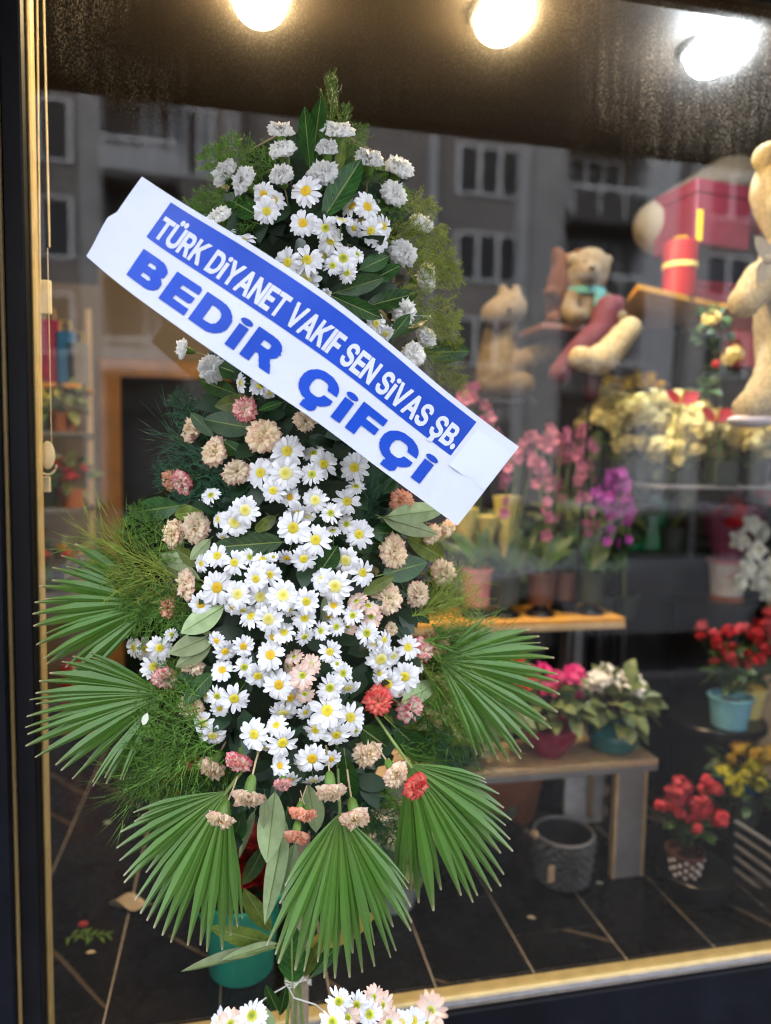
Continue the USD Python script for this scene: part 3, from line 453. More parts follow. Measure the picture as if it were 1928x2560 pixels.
def mums(label, px, py, Y, rad, n, mt, seed, sz=.045):
    c = P(px, py, Y); t = thing('chrysanthemum_bunch', label, 'flower bunch'); r_ = np.random.default_rng(seed)
    for k in range(n):
        d = nrm(r_.normal(size=3) * [1, .8, .6] + [0, -.5, .35]); cluster_bloom(t, 'flower', c + d * rad * r_.uniform(.6, 1.05) * [1.25, 1, .75], sz, mt, seed * 100 + k, 12)
    foliage(t, 'foliage', c + [0, .02, -rad * .6], rad * .6, 16, .06, 'plant_leaf', seed); zb = zr + .001; g = MB(); g.lathe([(0, 0), (.045, 0), (.055, .1), (.05, .1), (0, .09)], (c[0], c[1] + .03, zb), 20); part(t, 'bucket', g, 'dark_pot'); g = MB(); g.tube([(c[0], c[1] + .03, zb + .05), c - [0, 0, rad * .3]], .03, 8); part(t, 'stems', g, 'stem')
for i, (px, py, Yb_, rad, n, lb) in enumerate(((1560, 1030, 2.86, .125, 28, 'pale yellow chrysanthemum bunch, leftmost over the orchids'), (1640, 1035, 2.75, .125, 32, 'pale yellow chrysanthemum bunch left of the red spathes'), (1725, 1075, 2.68, .12, 30, 'pale yellow chrysanthemum bunch behind the left red spathe'), (1835, 1100, 2.66, .13, 32, 'pale yellow chrysanthemum bunch behind the right red spathe'), (1585, 1120, 2.84, .08, 10, 'pale yellow chrysanthemum bunch low behind the purple orchid'))): mums(lb, px, py, Yb_, rad, n, 'yellow_mum', 40 + i, .047)
for i, (px, py, Yb_, rad, n, lb) in enumerate(((1495, 1060, 2.9, .09, 16, 'pale yellow chrysanthemum bunch at the left end, above the purple orchid'), (1680, 1130, 2.62, .08, 12, 'pale yellow chrysanthemum bunch hanging low between the two spathes'), (1905, 1075, 2.6, .11, 20, 'pale yellow chrysanthemum bunch at the right edge by the bear\'s foot'))): mums(lb, px, py, Yb_, rad, n, 'yellow_mum', 140 + i, .045)
mums('bright golden chrysanthemum bunch topping the pale yellow ones', 1545, 972, 2.93, .10, 14, 'gold_mum', 50, .034)
mums('second bright golden chrysanthemum bunch, right of the first', 1600, 968, 2.92, .08, 10, 'gold_mum', 52, .034)
for i, (px, py, lb) in enumerate(((1702, 1008, 'open red anthurium spathe, left of two over the yellow flowers'), (1790, 1052, 'open red anthurium spathe, right of two over the yellow flowers'))):
    c = P(px, py, 2.50); t = thing('anthurium_bloom', lb, 'flower'); g = MB()
    for sx in (-1, 1): leaf_into(g, c, (sx, 0, .55), .085, .055, np.array([0, -1, .5]), -.1)
    part(t, 'spathe', g, 'red_bloom'); g = MB(); g.tube([c, c + [0, -.02, .05]], .005, 6); part(t, 'spadix', g, 'gold_mum'); g = MB(); g.tube([c, c * [1, 1, 0] + [0, .06, zr + .0]], .003, 5); part(t, 'stem', g, 'plant_leaf')
b = P(1745, 1200, 2.85); t = thing('foliage_plant', 'yellow green leafy plant with an orange red bloom below the spathes', 'potted plant', loc=b); foliage(t, 'foliage', np.zeros(3), .12, 46, .12, 'variegated_leaf', 61, .5); cluster_bloom(t, 'flower', np.array([.05, -.08, .09]), .05, 'coral_bloom', 62); zb = zc - b[2]; pot(t, 'pot', (0, .18, zb), .06, .075, .12, 'dark_pot'); g = MB(); g.tube([(0, .18, zb + .1), (0, 0, -.02)], .012, 6); part(t, 'stem', g, 'stem')
# black drum stands with plants on the right
def drum(label, px, py, Y, r, h0):
    c = P(px, py, Y); z = c[2]; t = thing('drum_stand', label, 'display stand', loc=(c[0], c[1], 0)); g = MB(); g.lathe([(0, z - .03), (r, z - .03), (r, z - .004), (r - .004, z), (0, z)], n=48); part(t, 'top_disc', g, 'black_lacquer'); g = MB(); g.lathe([(r * .8, h0), (r * .8, z - .031)], n=40); part(t, 'drum', g, 'black_lacquer'); return np.array([c[0], c[1], z])
dA = drum('black round stand with a white lettered pot on top', 1785, 1488, 2.95, .23, ZF); dB = drum('black round stand carrying the sky blue pot', 1790, 1790, 2.62, .2, ZF); dC = drum('lowest black round stand with the chequered pot', 1740, 2168, 2.1, .13, ZF)
b = dA + [.0, -.09, 0]; t = thing('lettered_pot', 'white pot with red script and pink rim holding a red wrapped plant', 'potted plant', loc=b); pw = pot(t, 'pot', (0, 0, .02), .07, .085, .165, 'pot_white'); g = MB(); g.lathe([(0, 0), (.075, 0), (.078, .018), (0, .019)]); part(t, 'saucer', g, 'terracotta'); g = MB(); g.lathe([(.092, .172), (.096, .178), (.096, .19), (.09, .19)]); part(t, 'rim_band', g, 'pink_ribbon')
g = MB(); q_ = np.linspace(-.75, .75, 60); g.tube(np.stack([.0835 * np.sin(q_ + .1), -.0835 * np.cos(q_ + .1), .118 + .009 * np.sin(q_ * 26) + .005 * np.sin(q_ * 11)], -1), .0022, 4); part(t, 'lettering', g, 'script_red', smooth=False)
g = MB(); g.lathe([(0, .16), (.05, .165), (.085, .24), (.13, .38), (.14, .44), (.13, .43), (.06, .25), (0, .24)], n=11); part(t, 'wrapping', g, 'purple_wrap'); foliage(t, 'foliage', np.array([0, 0, .40]), .1, 30, .09, 'purple_wrap', 71); cluster_bloom(t, 'flower', np.array([-.05, -.08, .40]), .08, 'red_bloom', 72, 20)
for i, (dx, dz) in enumerate(((.13, .50), (.2, .46))): cluster_bloom(t, 'flower', np.array([dx, -.02, dz]), .05, 'coral_bloom', 73 + i)
def kalanchoe(label, b, potm, r0, r1, h, seed, bl='red_bloom', n=13, spread=.12, zt_=.24, fol=.1):
    t = thing('kalanchoe', label, 'potted plant', loc=b); p_ = pot(t, 'pot', (0, 0, 0), r0, r1, h, potm); r_ = np.random.default_rng(seed); foliage(t, 'foliage', np.array([0, 0, h + .085]), fol, 46, .055, 'plant_leaf', seed, .7)
    for k in range(n):
        c = np.array([r_.uniform(-spread, spread), r_.uniform(-.07, .04), h + r_.uniform(.45, 1) * zt_]); f_ = cluster_bloom(t, 'flower', c, r_.uniform(.022, .036), bl if k % 5 else 'coral_bloom', seed * 40 + k, 12); g = MB(); g.tube([(0, 0, h), c * [.5, .5, .6], c], .002, 4); part(f_, 'stem', g, 'plant_leaf')
    return t, p_
kalanchoe('red kalanchoe in a sky blue pot on the middle drum stand', dB + [-.02, -.11, 0], 'light_blue', .068, .083, .13, 81, n=26, spread=.18, zt_=.3)
b = dB + [.13, -.02, 0]; t = thing('yellow_pot', 'pale yellow pot with a dark plant beside the blue pot', 'potted plant', loc=b); pot(t, 'pot', (0, 0, 0), .06, .075, .13, 'pot_yellow'); foliage(t, 'foliage', np.array([0, 0, .18]), .1, 30, .08, 'plant_leaf', 83); cluster_bloom(t, 'flower', np.array([.05, -.05, .42]), .06, 'red_bloom', 84, 20); cluster_bloom(t, 'flower', np.array([.0, -.05, .36]), .05, 'red_bloom', 85, 16); g = MB(); g.tube([(0, 0, .15), (.05, -.05, .42)], .004, 5); part(t, 'stem', g, 'plant_leaf')
bC = dC + [-.04, -.06, 0]; bC = np.array([P(1712, 2150, 2.07)[0], 2.07, dC[2]]); t, p_ = kalanchoe('coral red kalanchoe in a chequered pot on the lowest stand', bC, 'brown_pot', .045, .06, .09, 86, 'coral_bloom', 30, .10, .24, .065)
for i in range(5):
    for k in range(18):
        if (i + k) % 2: continue
        an = 2 * np.pi * k / 18; rr = .0445 + .015 * (i + .5) / 5 + .001; g = MB(); c = np.array([rr * math.cos(an), rr * math.sin(an), .012 + .0145 * i]); g.ball(c, (.0075, .0075, .0072), 1); part(p_, 'check', g, 'pot_white') if math.sin(an) < .1 else None
b = P(1842, 1990, 2.42); t = thing('blue_bowl', 'glossy blue bowl beside the yellow flowers at the lower right', 'bowl', loc=b); g = MB(); g.lathe([(0, .001), (.05, 0), (.09, .05), (.1, .09), (.094, .09), (.05, .02), (0, .02)]); part(t, 'bowl', g, 'blue_bowl'); g = MB(); g.lathe([(0, -.3), (.08, -.3), (.08, -.001), (0, -.001)]); part(t, 'plinth', g, 'black_lacquer')
for i, (px, py, mt, lb) in enumerate(((1880, 1950, 'lime_bloom', 'lime yellow chrysanthemum bunch at the lower right'), (1870, 1890, 'ochre_bloom', 'ochre flower bunch above the lime yellow one'))):
    c = P(px, py, 2.3 + .08 * i); t = thing('yellow_plant', lb, 'potted plant', loc=c)
    for k in range(9): cluster_bloom(t, 'flower', np.array([rng.uniform(-.1, .14), rng.uniform(-.05, .05), rng.uniform(-.04, .05)]), .035, mt, 90 + 10 * i + k, 10)
    foliage(t, 'foliage', np.array([0, .03, -.06]), .1, 26, .06, 'plant_leaf', 99 + i); pot(t, 'pot', (0, .05, -.2), .06, .08, .13, 'dark_pot'); g = MB(); g.box((-.12, -.06, -.22), (.2, .2, -.2002)); g.box((-.02, .03, ZF - c[2]), (.06, .11, -.2205)); part(t, 'shelf_bracket', g, 'black_lacquer')
pp = P(1921, 1700, 2.75); g = MB(); g.bbox((pp[0] - .02, 2.74, ZF), (pp[0] + .25, 2.77, P(1921, 1380, 2.75)[2])); single('beige_board', g, 'edge_beige', 'upright beige board at the right edge beside the blue pot', 'board')
# black wire rack
t = thing('wire_rack', 'black rack with slanting grey bars at the lower right', 'rack')
for k in range(6): a, b2 = P(1834, 2050 + 30 * k, 2.16), P(1990, 2150 + 36 * k, 1.95); g = MB(); g.tube([a, b2], .007, 6); part(t, 'bar', g, 'chrome')
for s in (0, 1): q = P(1834, 2045, 2.16) if s == 0 else P(1980, 2140, 1.955); g = MB(); g.bbox((q[0] - .008, q[1] - .008, ZF), (q[0] + .008, q[1] + .008, q[2] + .05), .002); part(t, 'upright', g, 'black_lacquer')
# white orchid at the right
b = P(1900, 1440, 2.8); t = thing('white_orchid', 'white orchid spray with broad petals beside the lettered pot', 'orchid', loc=b); r_ = np.random.default_rng(5)
for k, (px, py) in enumerate(((1848, 1350), (1890, 1375), (1870, 1420), (1905, 1330), (1850, 1455), (1895, 1455), (1920, 1420), (1880, 1310), (1915, 1480))): c = P(px, py, 2.72) - b; g = MB(); bloom_into(g, c, .052, 5, [r_.normal(0, .3), -1, .1], 2, 300 + k); part(t, 'blossom', g, 'orchid_white')
g = MB(); g.tube([P(1870, 1560, 2.85) - b, P(1880, 1420, 2.76) - b, P(1905, 1310, 2.74) - b], .004, 5); part(t, 'flower_spike', g, 'plant_leaf'); q = P(1870, 1560, 2.85) - b; pot(t, 'pot', q - [0, 0, .1], .05, .06, .1, 'dark_pot'); g = MB(); g.bbox(q - [.08, .05, .13], q + [.3, .1, -.101]); part(t, 'ledge', g, 'black_lacquer')
# soft toys, gift boxes and the corner shelf
def plush(pts, rough=.004, seed=0, ref=.018):
    """pts: chains of (point, radius); hulls of neighbours joined, refined and smoothed"""
    M_ = None
    for ch in pts:
        S = [manifold3d.Manifold.sphere(r, 20).translate(tuple(map(float, p))) for p, r in ch]
        bones = [manifold3d.Manifold.batch_hull([S[k], S[k + 1]]) for k in range(len(S) - 1)] if len(S) > 1 else S
        for q in bones: M_ = q if M_ is None else M_ + q
    M_ = M_.refine_to_length(ref); me = M_.to_mesh(); tmm = trimesh.Trimesh(me.vert_properties[:, :3], me.tri_verts); trimesh.smoothing.filter_taubin(tmm, iterations=12); tmm.vertices = tmm.vertices + tmm.vertex_normals * ((fbm(tmm.vertices * 60, 3, seed) - .5) * rough * 2)[:, None]; return tmm
ys = 2.85
def SP(px, py, Y=ys): return P(px, py, Y)
t = thing('teddy_bear', 'large cream teddy bear close behind the glass at the right edge', 'soft toy'); Yt = 2.12; q = lambda px, py, dy=0: P(px, py, Yt + dy)
body = plush([[(q(1985, 660), .115), (q(1990, 800), .13), (q(1985, 900), .12)], [(q(1975, 680, -.03), .075), (q(1905, 700, -.06), .062), (q(1862, 755, -.07), .05), (q(1838, 800, -.07), .04)][:3], [(q(1985, 880, -.02), .105), (q(1945, 960, -.05), .085), (q(1900, 1005, -.08), .06), (q(1872, 1020, -.09), .05)], [(q(1985, 560), .09), (q(1990, 470), .14)], [(q(2060, 700, -.02), .07), (q(2110, 790, -.05), .05)], [(q(2040, 900, -.02), .1), (q(2060, 1010, -.07), .06)], [(q(1922, 395), .05), (q(1960, 420), .05)], [(q(2065, 395), .05), (q(2030, 420), .05)], [(q(1985, 500, -.11), .06), (q(1985, 505, -.06), .08)]], .004, 1)
part(t, 'body', body, 'plush_cream', smooth=True); q0 = q(1990, 400); g = MB(); g.tube([q0, [q0[0], q0[1], ZC - .001]], .003, 6); part(t, 'hanging_cord', g, 'bow_grey')
g = MB(); g.ball(q(1880, 1052, -.09), (.085, .05, .022), 3); part(t, 'foot_pad', g, 'plush_pad'); g = MB(); g.ball(q(1985, 495, -.175), (.022, .014, .016), 2); part(t, 'nose', g, 'black_lacquer')
for px in (1950, 2020): g = MB(); g.ball(q(px, 450, -.135), .011, 2); part(t, 'eye', g, 'black_lacquer')
g = MB(); c = q(1918, 650, -.11)
for sx, sz in ((-1, 1), (1, 1), (-.7, -1.2), (.7, -1.2)): leaf_into(g, c, (sx * .6, -.15, sz * .8), .085, .055, np.array([0, -1, .1]), .1)
g.ball(c, .017, 2); part(t, 'bow', g, 'bow_grey')
# corner shelf with boxes
zsh = SP(1800, 755, 2.75)[2]; c0, c1, c2 = P(1590, 825, 2.55), P(1800, 757, 2.75), P(1990, 757, 2.75)
t = thing('corner_shelf', 'corner shelf with an orange wood edge carrying the red boxes', 'shelf'); xa_, xb_ = c0[0], c2[0]
pl = Polygon([(c0[0], 2.55), (PZ(1800, 757, zsh)[0], PZ(1800, 757, zsh)[1]), (c2[0], 2.72), (c2[0] + .4, 3.3), (c0[0] + .3, 3.3)]); ex_ = trimesh.creation.extrude_polygon(pl, .022); ex_.apply_translation([0, 0, zsh - .022]); g = MB(); g.tri(ex_); part(t, 'shelf_board', g, 'wood_orange', smooth=False)
g = MB(); g.bbox((c1[0] - .35, 3.18, ZF), (c1[0] - .31, 3.22, zsh - .023)); part(t, 'bracket_post', g, 'black_lacquer'); 
def gift(label, nm, c, w, d, h, mt, rz, cat='gift box'):
    t = thing(nm, label, cat, M=np.vstack([np.column_stack([rot([0, 0, 1], rz), c]), [0, 0, 0, 1]])); g = MB(); g.bbox((-w / 2, -d / 2, 0), (w / 2, d / 2, h * .78), .004); part(t, 'box', g, mt); g = MB(); g.bbox((-w / 2 - .004, -d / 2 - .004, h * .781), (w / 2 + .004, d / 2 + .004, h), .004); part(t, 'lid', g, mt); return t
c = PZ(1815, 752, zsh); c[1] += .14; c[2] = zsh + .0005; gift('flat crimson gift box under the black box on the corner shelf', 'gift_box', c + [.05, .1, 0], .34, .22, .11, 'crimson', .05); t2 = gift('black gift box between the two crimson boxes', 'gift_box', c + [.08, .1, .111], .28, .2, .14, 'black_lacquer', .05); t = gift('large crimson gift box with yellow ribbon edge on top of the pile', 'gift_box', c + [.02, .08, .2515], .30, .26, .27, 'crimson', .12)
g = MB(); g.bbox((-.142, -.1312, .01), (-.112, -.129, .14)); part(t, 'ribbon', g, 'gold_mum')
c = P(1694, 790, 2.74); c[2] = zsh + .0005; t = thing('round_gift_box', 'tall red round gift box with gold bands on the corner shelf', 'gift box', loc=c); g = MB(); g.lathe([(0, 0), (.066, 0), (.068, .002), (.068, .12), (0, .1201)], n=40); part(t, 'box', g, 'red_box'); g = MB(); g.lathe([(0, .1402), (.070, .1402), (.070, .225), (.066, .228), (0, .228)], n=40); part(t, 'lid', g, 'red_box')
g = MB(); g.lathe([(0, .1203), (.0715, .1203), (.0715, .14), (0, .1401)], n=40); part(t, 'gold_band', g, 'gold_band'); g = MB(); bloom_into(g, np.array([0, 0, .232]), .05, 6, [0, 0, 1.], 2, 4); part(t, 'gold_bow', g, 'gold_band')
c = P(1905, 545, 2.95); t = thing('red_ball', 'red balloon half hidden behind the teddy bear', 'balloon'); g = MB(); g.ball(c, .075, 3); part(t, 'balloon', g, 'red_box'); g = MB(); g.tube([c - [0, 0, .074], c * [1, 1, 0] + [0, 0, zsh]], .002, 4); part(t, 'stick', g, 'bead')
c = P(1868, 850, 2.85); t = thing('red_bag', 'red paper bag hanging under the corner shelf', 'gift bag'); g = MB(); g.bbox(c - [.11, .05, .13], c + [.1, .05, .1], .01); part(t, 'bag', g, 'red_box'); g = MB(); g.tube([c + [-.05, 0, .1], c + [-.02, 0, .165], c + [.03, 0, .165], c + [.05, 0, .1]], .004, 5); part(t, 'handle', g, 'gold_band')
# bolster
a, b2 = P(1592, 606, 3.08), P(1850, 440, 3.2); d = nrm(b2 - a); g = MB(); LB = np.linalg.norm(b2 - a); pr = [(.125 * math.sin(q), .1 - .1 * math.cos(q)) for q in np.linspace(0, np.pi / 2, 9)] + [(.125, LB - .1)] + [(.125 * math.cos(q), LB - .1 + .1 * math.sin(q)) for q in np.linspace(.1, np.pi / 2, 9)]; tmp = MB(); tmp.lathe(pr, n=36); Vv, Ff, _ = tmp.data(); Mx = frame(a + d * .05, d); g.add(Vv @ Mx[:3, :3].T + Mx[:3, 3], Ff)
t = thing('bolster', 'long beige cylindrical bolster left of the red boxes', 'cushion'); part(t, 'cushion', g, 'bolster_cloth'); g = MB(); m_ = (a + b2) / 2 - [0, 0, .12]; g.tube([m_, m_ * [1, 1, 0] + [0, .1, zsh - .6]], .02, 8); part(t, 'support', g, 'black_lacquer')
# toy shelf and seated toys
zt0 = P(1430, 822, 2.75)[2]; x0, x1 = P(1330, 850, 2.75)[0], P(1545, 800, 2.75)[0]
t = thing('toy_shelf', 'narrow dark shelf on which the seated bear rests', 'shelf'); g = MB(); g.bbox((x0, 2.66, zt0 - .025), (x1, 2.95, zt0)); part(t, 'shelf_board', g, 'brown_pot'); g = MB(); g.bbox((x1 - .03, 2.9, ZF), (x1, 2.93, zt0 - .026)); part(t, 'post', g, 'black_lacquer')
c = P(1460, 800, 2.78); c[2] = zt0; t = thing('teddy_bear', 'small tan teddy bear with a teal scarf seated on the toy shelf', 'soft toy', loc=c)
part(t, 'body', plush([[((0, 0, .06), .075), ((0, 0, .13), .07)], [((0, 0, .13), .06), ((0, -.01, .225), .085), ((.01, -.01, .25), .085)], [((-.07, -.02, .275), .026), ((-.06, 0, .29), .026)], [((.08, -.02, .285), .026), ((.07, 0, .29), .026)], [((-.03, -.085, .215), .04), ((-.02, -.06, .22), .05)], [((-.06, -.02, .13), .036), ((-.095, -.06, .07), .034), ((-.10, -.08, .04), .03)], [((.06, -.02, .13), .036), ((.11, -.05, .10), .032)], [((-.05, -.05, .04), .042), ((-.10, -.12, .03), .036)], [((.05, -.05, .04), .042), ((.09, -.13, .03), .036)]], .003, 2), 'plush_tan', smooth=True)
g = MB(); g.lathe([(.066, .135), (.082, .14), (.084, .165), (.07, .172)], n=24); g.bbox((.0, -.1, .08), (.04, -.075, .15), .006); part(t, 'scarf', g, 'teal_cloth'); g = MB(); g.ball((-.035, -.124, .225), (.012, .008, .009), 2); part(t, 'nose', g, 'black_lacquer'); [part(t, 'eye', MB().ball((x, -.085, .255), .007, 2), 'black_lacquer') for x in (-.045, .02)]
c = P(1408, 800, 2.84); c[2] = zt0; t = thing('teddy_bear', 'brown soft toy half hidden behind the seated tan bear', 'soft toy', loc=c); part(t, 'body', plush([[((0, 0, .06), .07), ((0, 0, .2), .075), ((.01, 0, .27), .06)], [((-.04, -.01, .32), .024), ((-.03, 0, .29), .03)], [((.05, -.01, .32), .024), ((.04, 0, .29), .03)], [((-.05, -.03, .13), .03), ((-.09, -.06, .15), .026)], [((-.05, -.05, .03), .04), ((-.09, -.1, .03), .034)]], .003, 3), 'plush_brown', smooth=True)
t = thing('long_legged_doll', 'burgundy soft doll with long cream legs slumped beside the shelf', 'soft toy'); q = lambda px, py, dy=0: P(px, py, 2.62 + dy)
part(t, 'body', plush([[(q(1520, 770, .05), .05), (q(1500, 830, .03), .055), (q(1445, 880), .05), (q(1400, 935), .045)], [(q(1540, 760, .06), .035), (q(1530, 800, .05), .045)], [(q(1480, 950, .02), .035), (q(1478, 985, .02), .03)]], .003, 4), 'burgundy', smooth=True); part(t, 'leg', plush([[(q(1575, 820, -.03), .045), (q(1520, 885, -.05), .055), (q(1500, 900, -.06), .06)]], .003, 5), 'plush_cream', smooth=True); part(t, 'leg', plush([[(q(1560, 840, -.04), .04), (q(1490, 905, -.07), .05), (q(1450, 895, -.07), .045)]], .003, 6), 'plush_cream', smooth=True)
g = MB(); q0 = q(1475, 985, .02); g.tube([q0, q0 * [1, 1, 0] + [0, .1, ZF]], .006, 6); part(t, 'prop_stand', g, 'black_lacquer')
t = thing('plush_giraffe', 'pale tan long necked soft toy at the banner\'s right end', 'soft toy'); q = lambda px, py, dy=0: P(px, py, 2.95 + dy)
part(t, 'body', plush([[(q(1250, 940), .11), (q(1245, 860), .075), (q(1262, 790), .06)], [(q(1262, 790), .06), (q(1275, 770, -.03), .075), (q(1235, 785, -.07), .055)], [(q(1290, 745, -.01), .03), (q(1290, 725), .022)], [(q(1260, 745, 0), .03), (q(1258, 725), .022)], [(q(1260, 930, -.03), .06), (q(1340, 890, -.1), .05), (q(1380, 870, -.12), .045)], [(q(1230, 960, -.03), .06), (q(1310, 960, -.1), .05)]], .003, 7), 'plush_tan', smooth=True); g = MB(); g.ball(q(1272, 775, -.11), .012, 2); part(t, 'eye', g, 'black_lacquer'); q0 = q(1250, 940); g = MB(); g.bbox((q0[0] - .13, q0[1] - .1, q0[2] - .13), (q0[0] + .13, q0[1] + .1, q0[2] - .1), .006); g.bbox((q0[0] - .03, q0[1] + .02, ZF), (q0[0] + .03, q0[1] + .08, q0[2] - .1305), .006); part(t, 'stool', g, 'black_lacquer')
# climbing rose
t = thing('rose_bush', 'potted rose with one pale yellow bloom in front of the corner shelf', 'rose plant'); base = P(1800, 1130, 2.55); base[2] = zr + .1; g = MB(); g.tube([base, P(1800, 980, 2.6), P(1785, 850, 2.6), P(1770, 790, 2.62)], .006, 6); part(t, 'stem', g, 'plant_leaf')
for k, (px, py) in enumerate(((1780, 800), (1760, 850), (1800, 930), (1770, 980), (1815, 860))): foliage(t, 'foliage', P(px, py, 2.6), .05, 20, .045, 'plant_leaf', 200 + k)
cluster_bloom(t, 'flower', P(1830, 890, 2.52), .045, 'cream_rose', 210, 18); cluster_bloom(t, 'flower', P(1780, 800, 2.55), .035, 'cream_rose', 211, 14); cluster_bloom(t, 'flower', P(1790, 912, 2.55), .02, 'coral_bloom', 212, 8); g = MB(); g.bbox(base - [.05, .05, .0995], base + [.05, .05, 0], .004); part(t, 'planter', g, 'dark_pot')
# floor: bucket with roses, white pot, basket, bowl, things under the table
b = PZ(605, 2478, ZF); b[1] += .098; h = .235
t = thing('flower_bucket', 'turquoise green plastic bucket on the tile floor behind the glass', 'bucket', loc=b); g = MB(); g.lathe([(0, .001), (.086, 0), (.092, .006), (.112, h), (.118, h), (.118, h - .012), (.113, h - .014), (.108, h - .002), (.088, .01), (0, .01)], n=48); part(t, 'bucket', g, 'green_plastic')
g = MB(); g.tube([(.115 * math.cos(a), .115 * math.sin(a) * .3 - .06, h - .02 - .07 * math.sin(a)) for a in np.linspace(0, np.pi, 14)], .003, 5); part(t, 'handle', g, 'green_plastic')
r_ = np.random.default_rng(8); items = []
ROSE = model('rose_model'); g = MB()
for k in range(22):
    ph = k * 2.399; th = .15 + .058 * k; G = []; L = .5 + .025 * k
    for s in np.linspace(0, 1, 5):
        G.append([[math.cos(ph + t_ * .75) * (.12 + math.sin(th) * L * (.5 + .5 * s)) * (1 if s < .9 else 1.08), math.sin(ph + t_ * .75) * (.12 + math.sin(th) * L * (.5 + .5 * s)) * (1 if s < .9 else 1.08), -.5 + 1.1 * s * math.cos(th * .75)] for t_ in np.linspace(-1, 1, 5)])
    g.grid(np.array(G))
part(ROSE, 'bloom', g, 'rose_red'); g = MB(); g.tube([(0, 0, -.4), (0, 0, -3)], .07, 5); part(ROSE, 'stem', g, 'plant_leaf')
for k in range(9):
    a = k * 2.4; rr = .022 * math.sqrt(k) * 1.15; zq = h + .075 - rr * .25 + r_.uniform(-.01, .02) + (.03 if k % 3 == 0 else 0); d = nrm([math.cos(a) * rr * 6, math.sin(a) * rr * 6 - .35, 1]); p = b + [math.cos(a) * rr, math.sin(a) * rr, zq]; px, py = 600 + math.cos(a) * 80, 2150 + 30 * math.sin(a)
    items.append((copy(ROSE, 'red_rose', frame(p, d, None, .034, a)), 'dark red rose', 'low in the turquoise bucket', float(p[0] * 1000), float(-p[2]), 'rose'))
for k, (px, py) in enumerate(((640, 2090), (655, 2130), (625, 2170), (690, 2250), (560, 2260), (545, 2230), (660, 2200), (610, 2240), (700, 2205), (585, 2285), (640, 2275))): p = P(px, py, b[1] + .04 * math.sin(k)); items.append((copy(ROSE, 'red_rose', frame(p, nrm([.1 * (k - 2), -.5, 1]), None, .036, k)), 'dark red rose', 'standing higher over the turquoise bucket', float(p[0] * 1000), float(-p[2]), 'rose'))
label_all(items, 'red roses in the turquoise bucket')
b = PZ(1000, 2292, ZF); b[1] += .065; t = thing('ornamental_cabbage', 'pale cream and green leafy plant in a grey white pot behind the palm fans', 'potted plant', loc=b); pot(t, 'pot', (0, 0, 0), .06, .078, .12, 'pale_pot'); foliage(t, 'foliage', np.array([0, 0, .18]), .11, 70, .06, 'variegated_leaf', 301, .3)
for k in range(14): cluster_bloom(t, 'flower', np.array([r_.uniform(-.1, .1), r_.uniform(-.08, .02), r_.uniform(.2, .36)]), .035, 'white_bloom', 310 + k, 10)
b = PZ(1438, 2238, ZF); b[1] += .1; t = thing('woven_basket', 'dark grey woven basket with a wooden tag standing empty on the tiles', 'basket', loc=b); g = MB(); g.lathe([(0, .001), (.083, 0), (.103, .17), (.098, .17), (.08, .008), (0, .008)], n=40); part(t, 'body', g, 'basket_grey')
for i in range(9):
    g = MB(); z0 = .012 + .0175 * i; rr = .0845 + .02 * z0 / .17; n = 34
    g.tube([((rr + .001 + .009 * ((k + i) % 2)) * math.cos(2 * np.pi * k / n), (rr + .001 + .009 * ((k + i) % 2)) * math.sin(2 * np.pi * k / n), z0 + .006 * ((k + i) % 2)) for k in range(n + 1)], .0062, 5); part(t, 'woven_band', g, 'basket_weave')
for k in range(17): an = 2 * np.pi * k / 17; g = MB(); g.tube([(.087 * math.cos(an), .087 * math.sin(an), .004), (.108 * math.cos(an), .108 * math.sin(an), .168)], .004, 4); part(t, 'stake', g, 'basket_weave')
g = MB(); g.tube([(.103 * math.cos(a), .103 * math.sin(a), .173) for a in np.linspace(0, 2 * np.pi, 40)], .007, 6); part(t, 'rim', g, 'laminate_grey'); g = MB(); g.bbox((-.108, -.11, .06), (-.082, -.104, .12), .002); part(t, 'tag', g, 'wood_light'); g = MB(); g.ball((-.11, 0, .175), (.014, .02, .018), 2); part(t, 'handle_knob', g, 'wood_light')
b = PZ(1262, 2175, ZF); t = thing('plant_bowl', 'dark green bowl half hidden behind the lower right palm fan', 'bowl', loc=b + [0, .1, 0]); g = MB(); g.lathe([(0, .001), (.06, 0), (.1, .06), (.105, .1), (.098, .1), (.05, .012), (0, .012)]); part(t, 'bowl', g, 'black_bowl'); foliage(t, 'foliage', np.array([0, 0, .1]), .07, 22, .05, 'plant_leaf', 330)
b = PZ(1325, 2040, ZF); t = thing('terracotta_pot', 'large terracotta pot in the shade under the low table', 'pot', loc=(1.12, 2.72, ZF)); pot(t, 'pot', (0, 0, 0), .12, .16, .24, 'terracotta'); foliage(t, 'foliage', np.array([.05, 0, .3]), .1, 30, .07, 'dry_leaf', 340)
t = thing('bark_log', 'rough bark log standing under the low table', 'log', loc=(1.45, 2.66, ZF)); g = MB(); pr = [(.0, .001)] + [(.085 + .012 * math.sin(k * 2.1), .36 * k / 12) for k in range(13)] + [(0, .361)]; g.lathe(pr, n=22); part(t, 'log', g, 'bark')
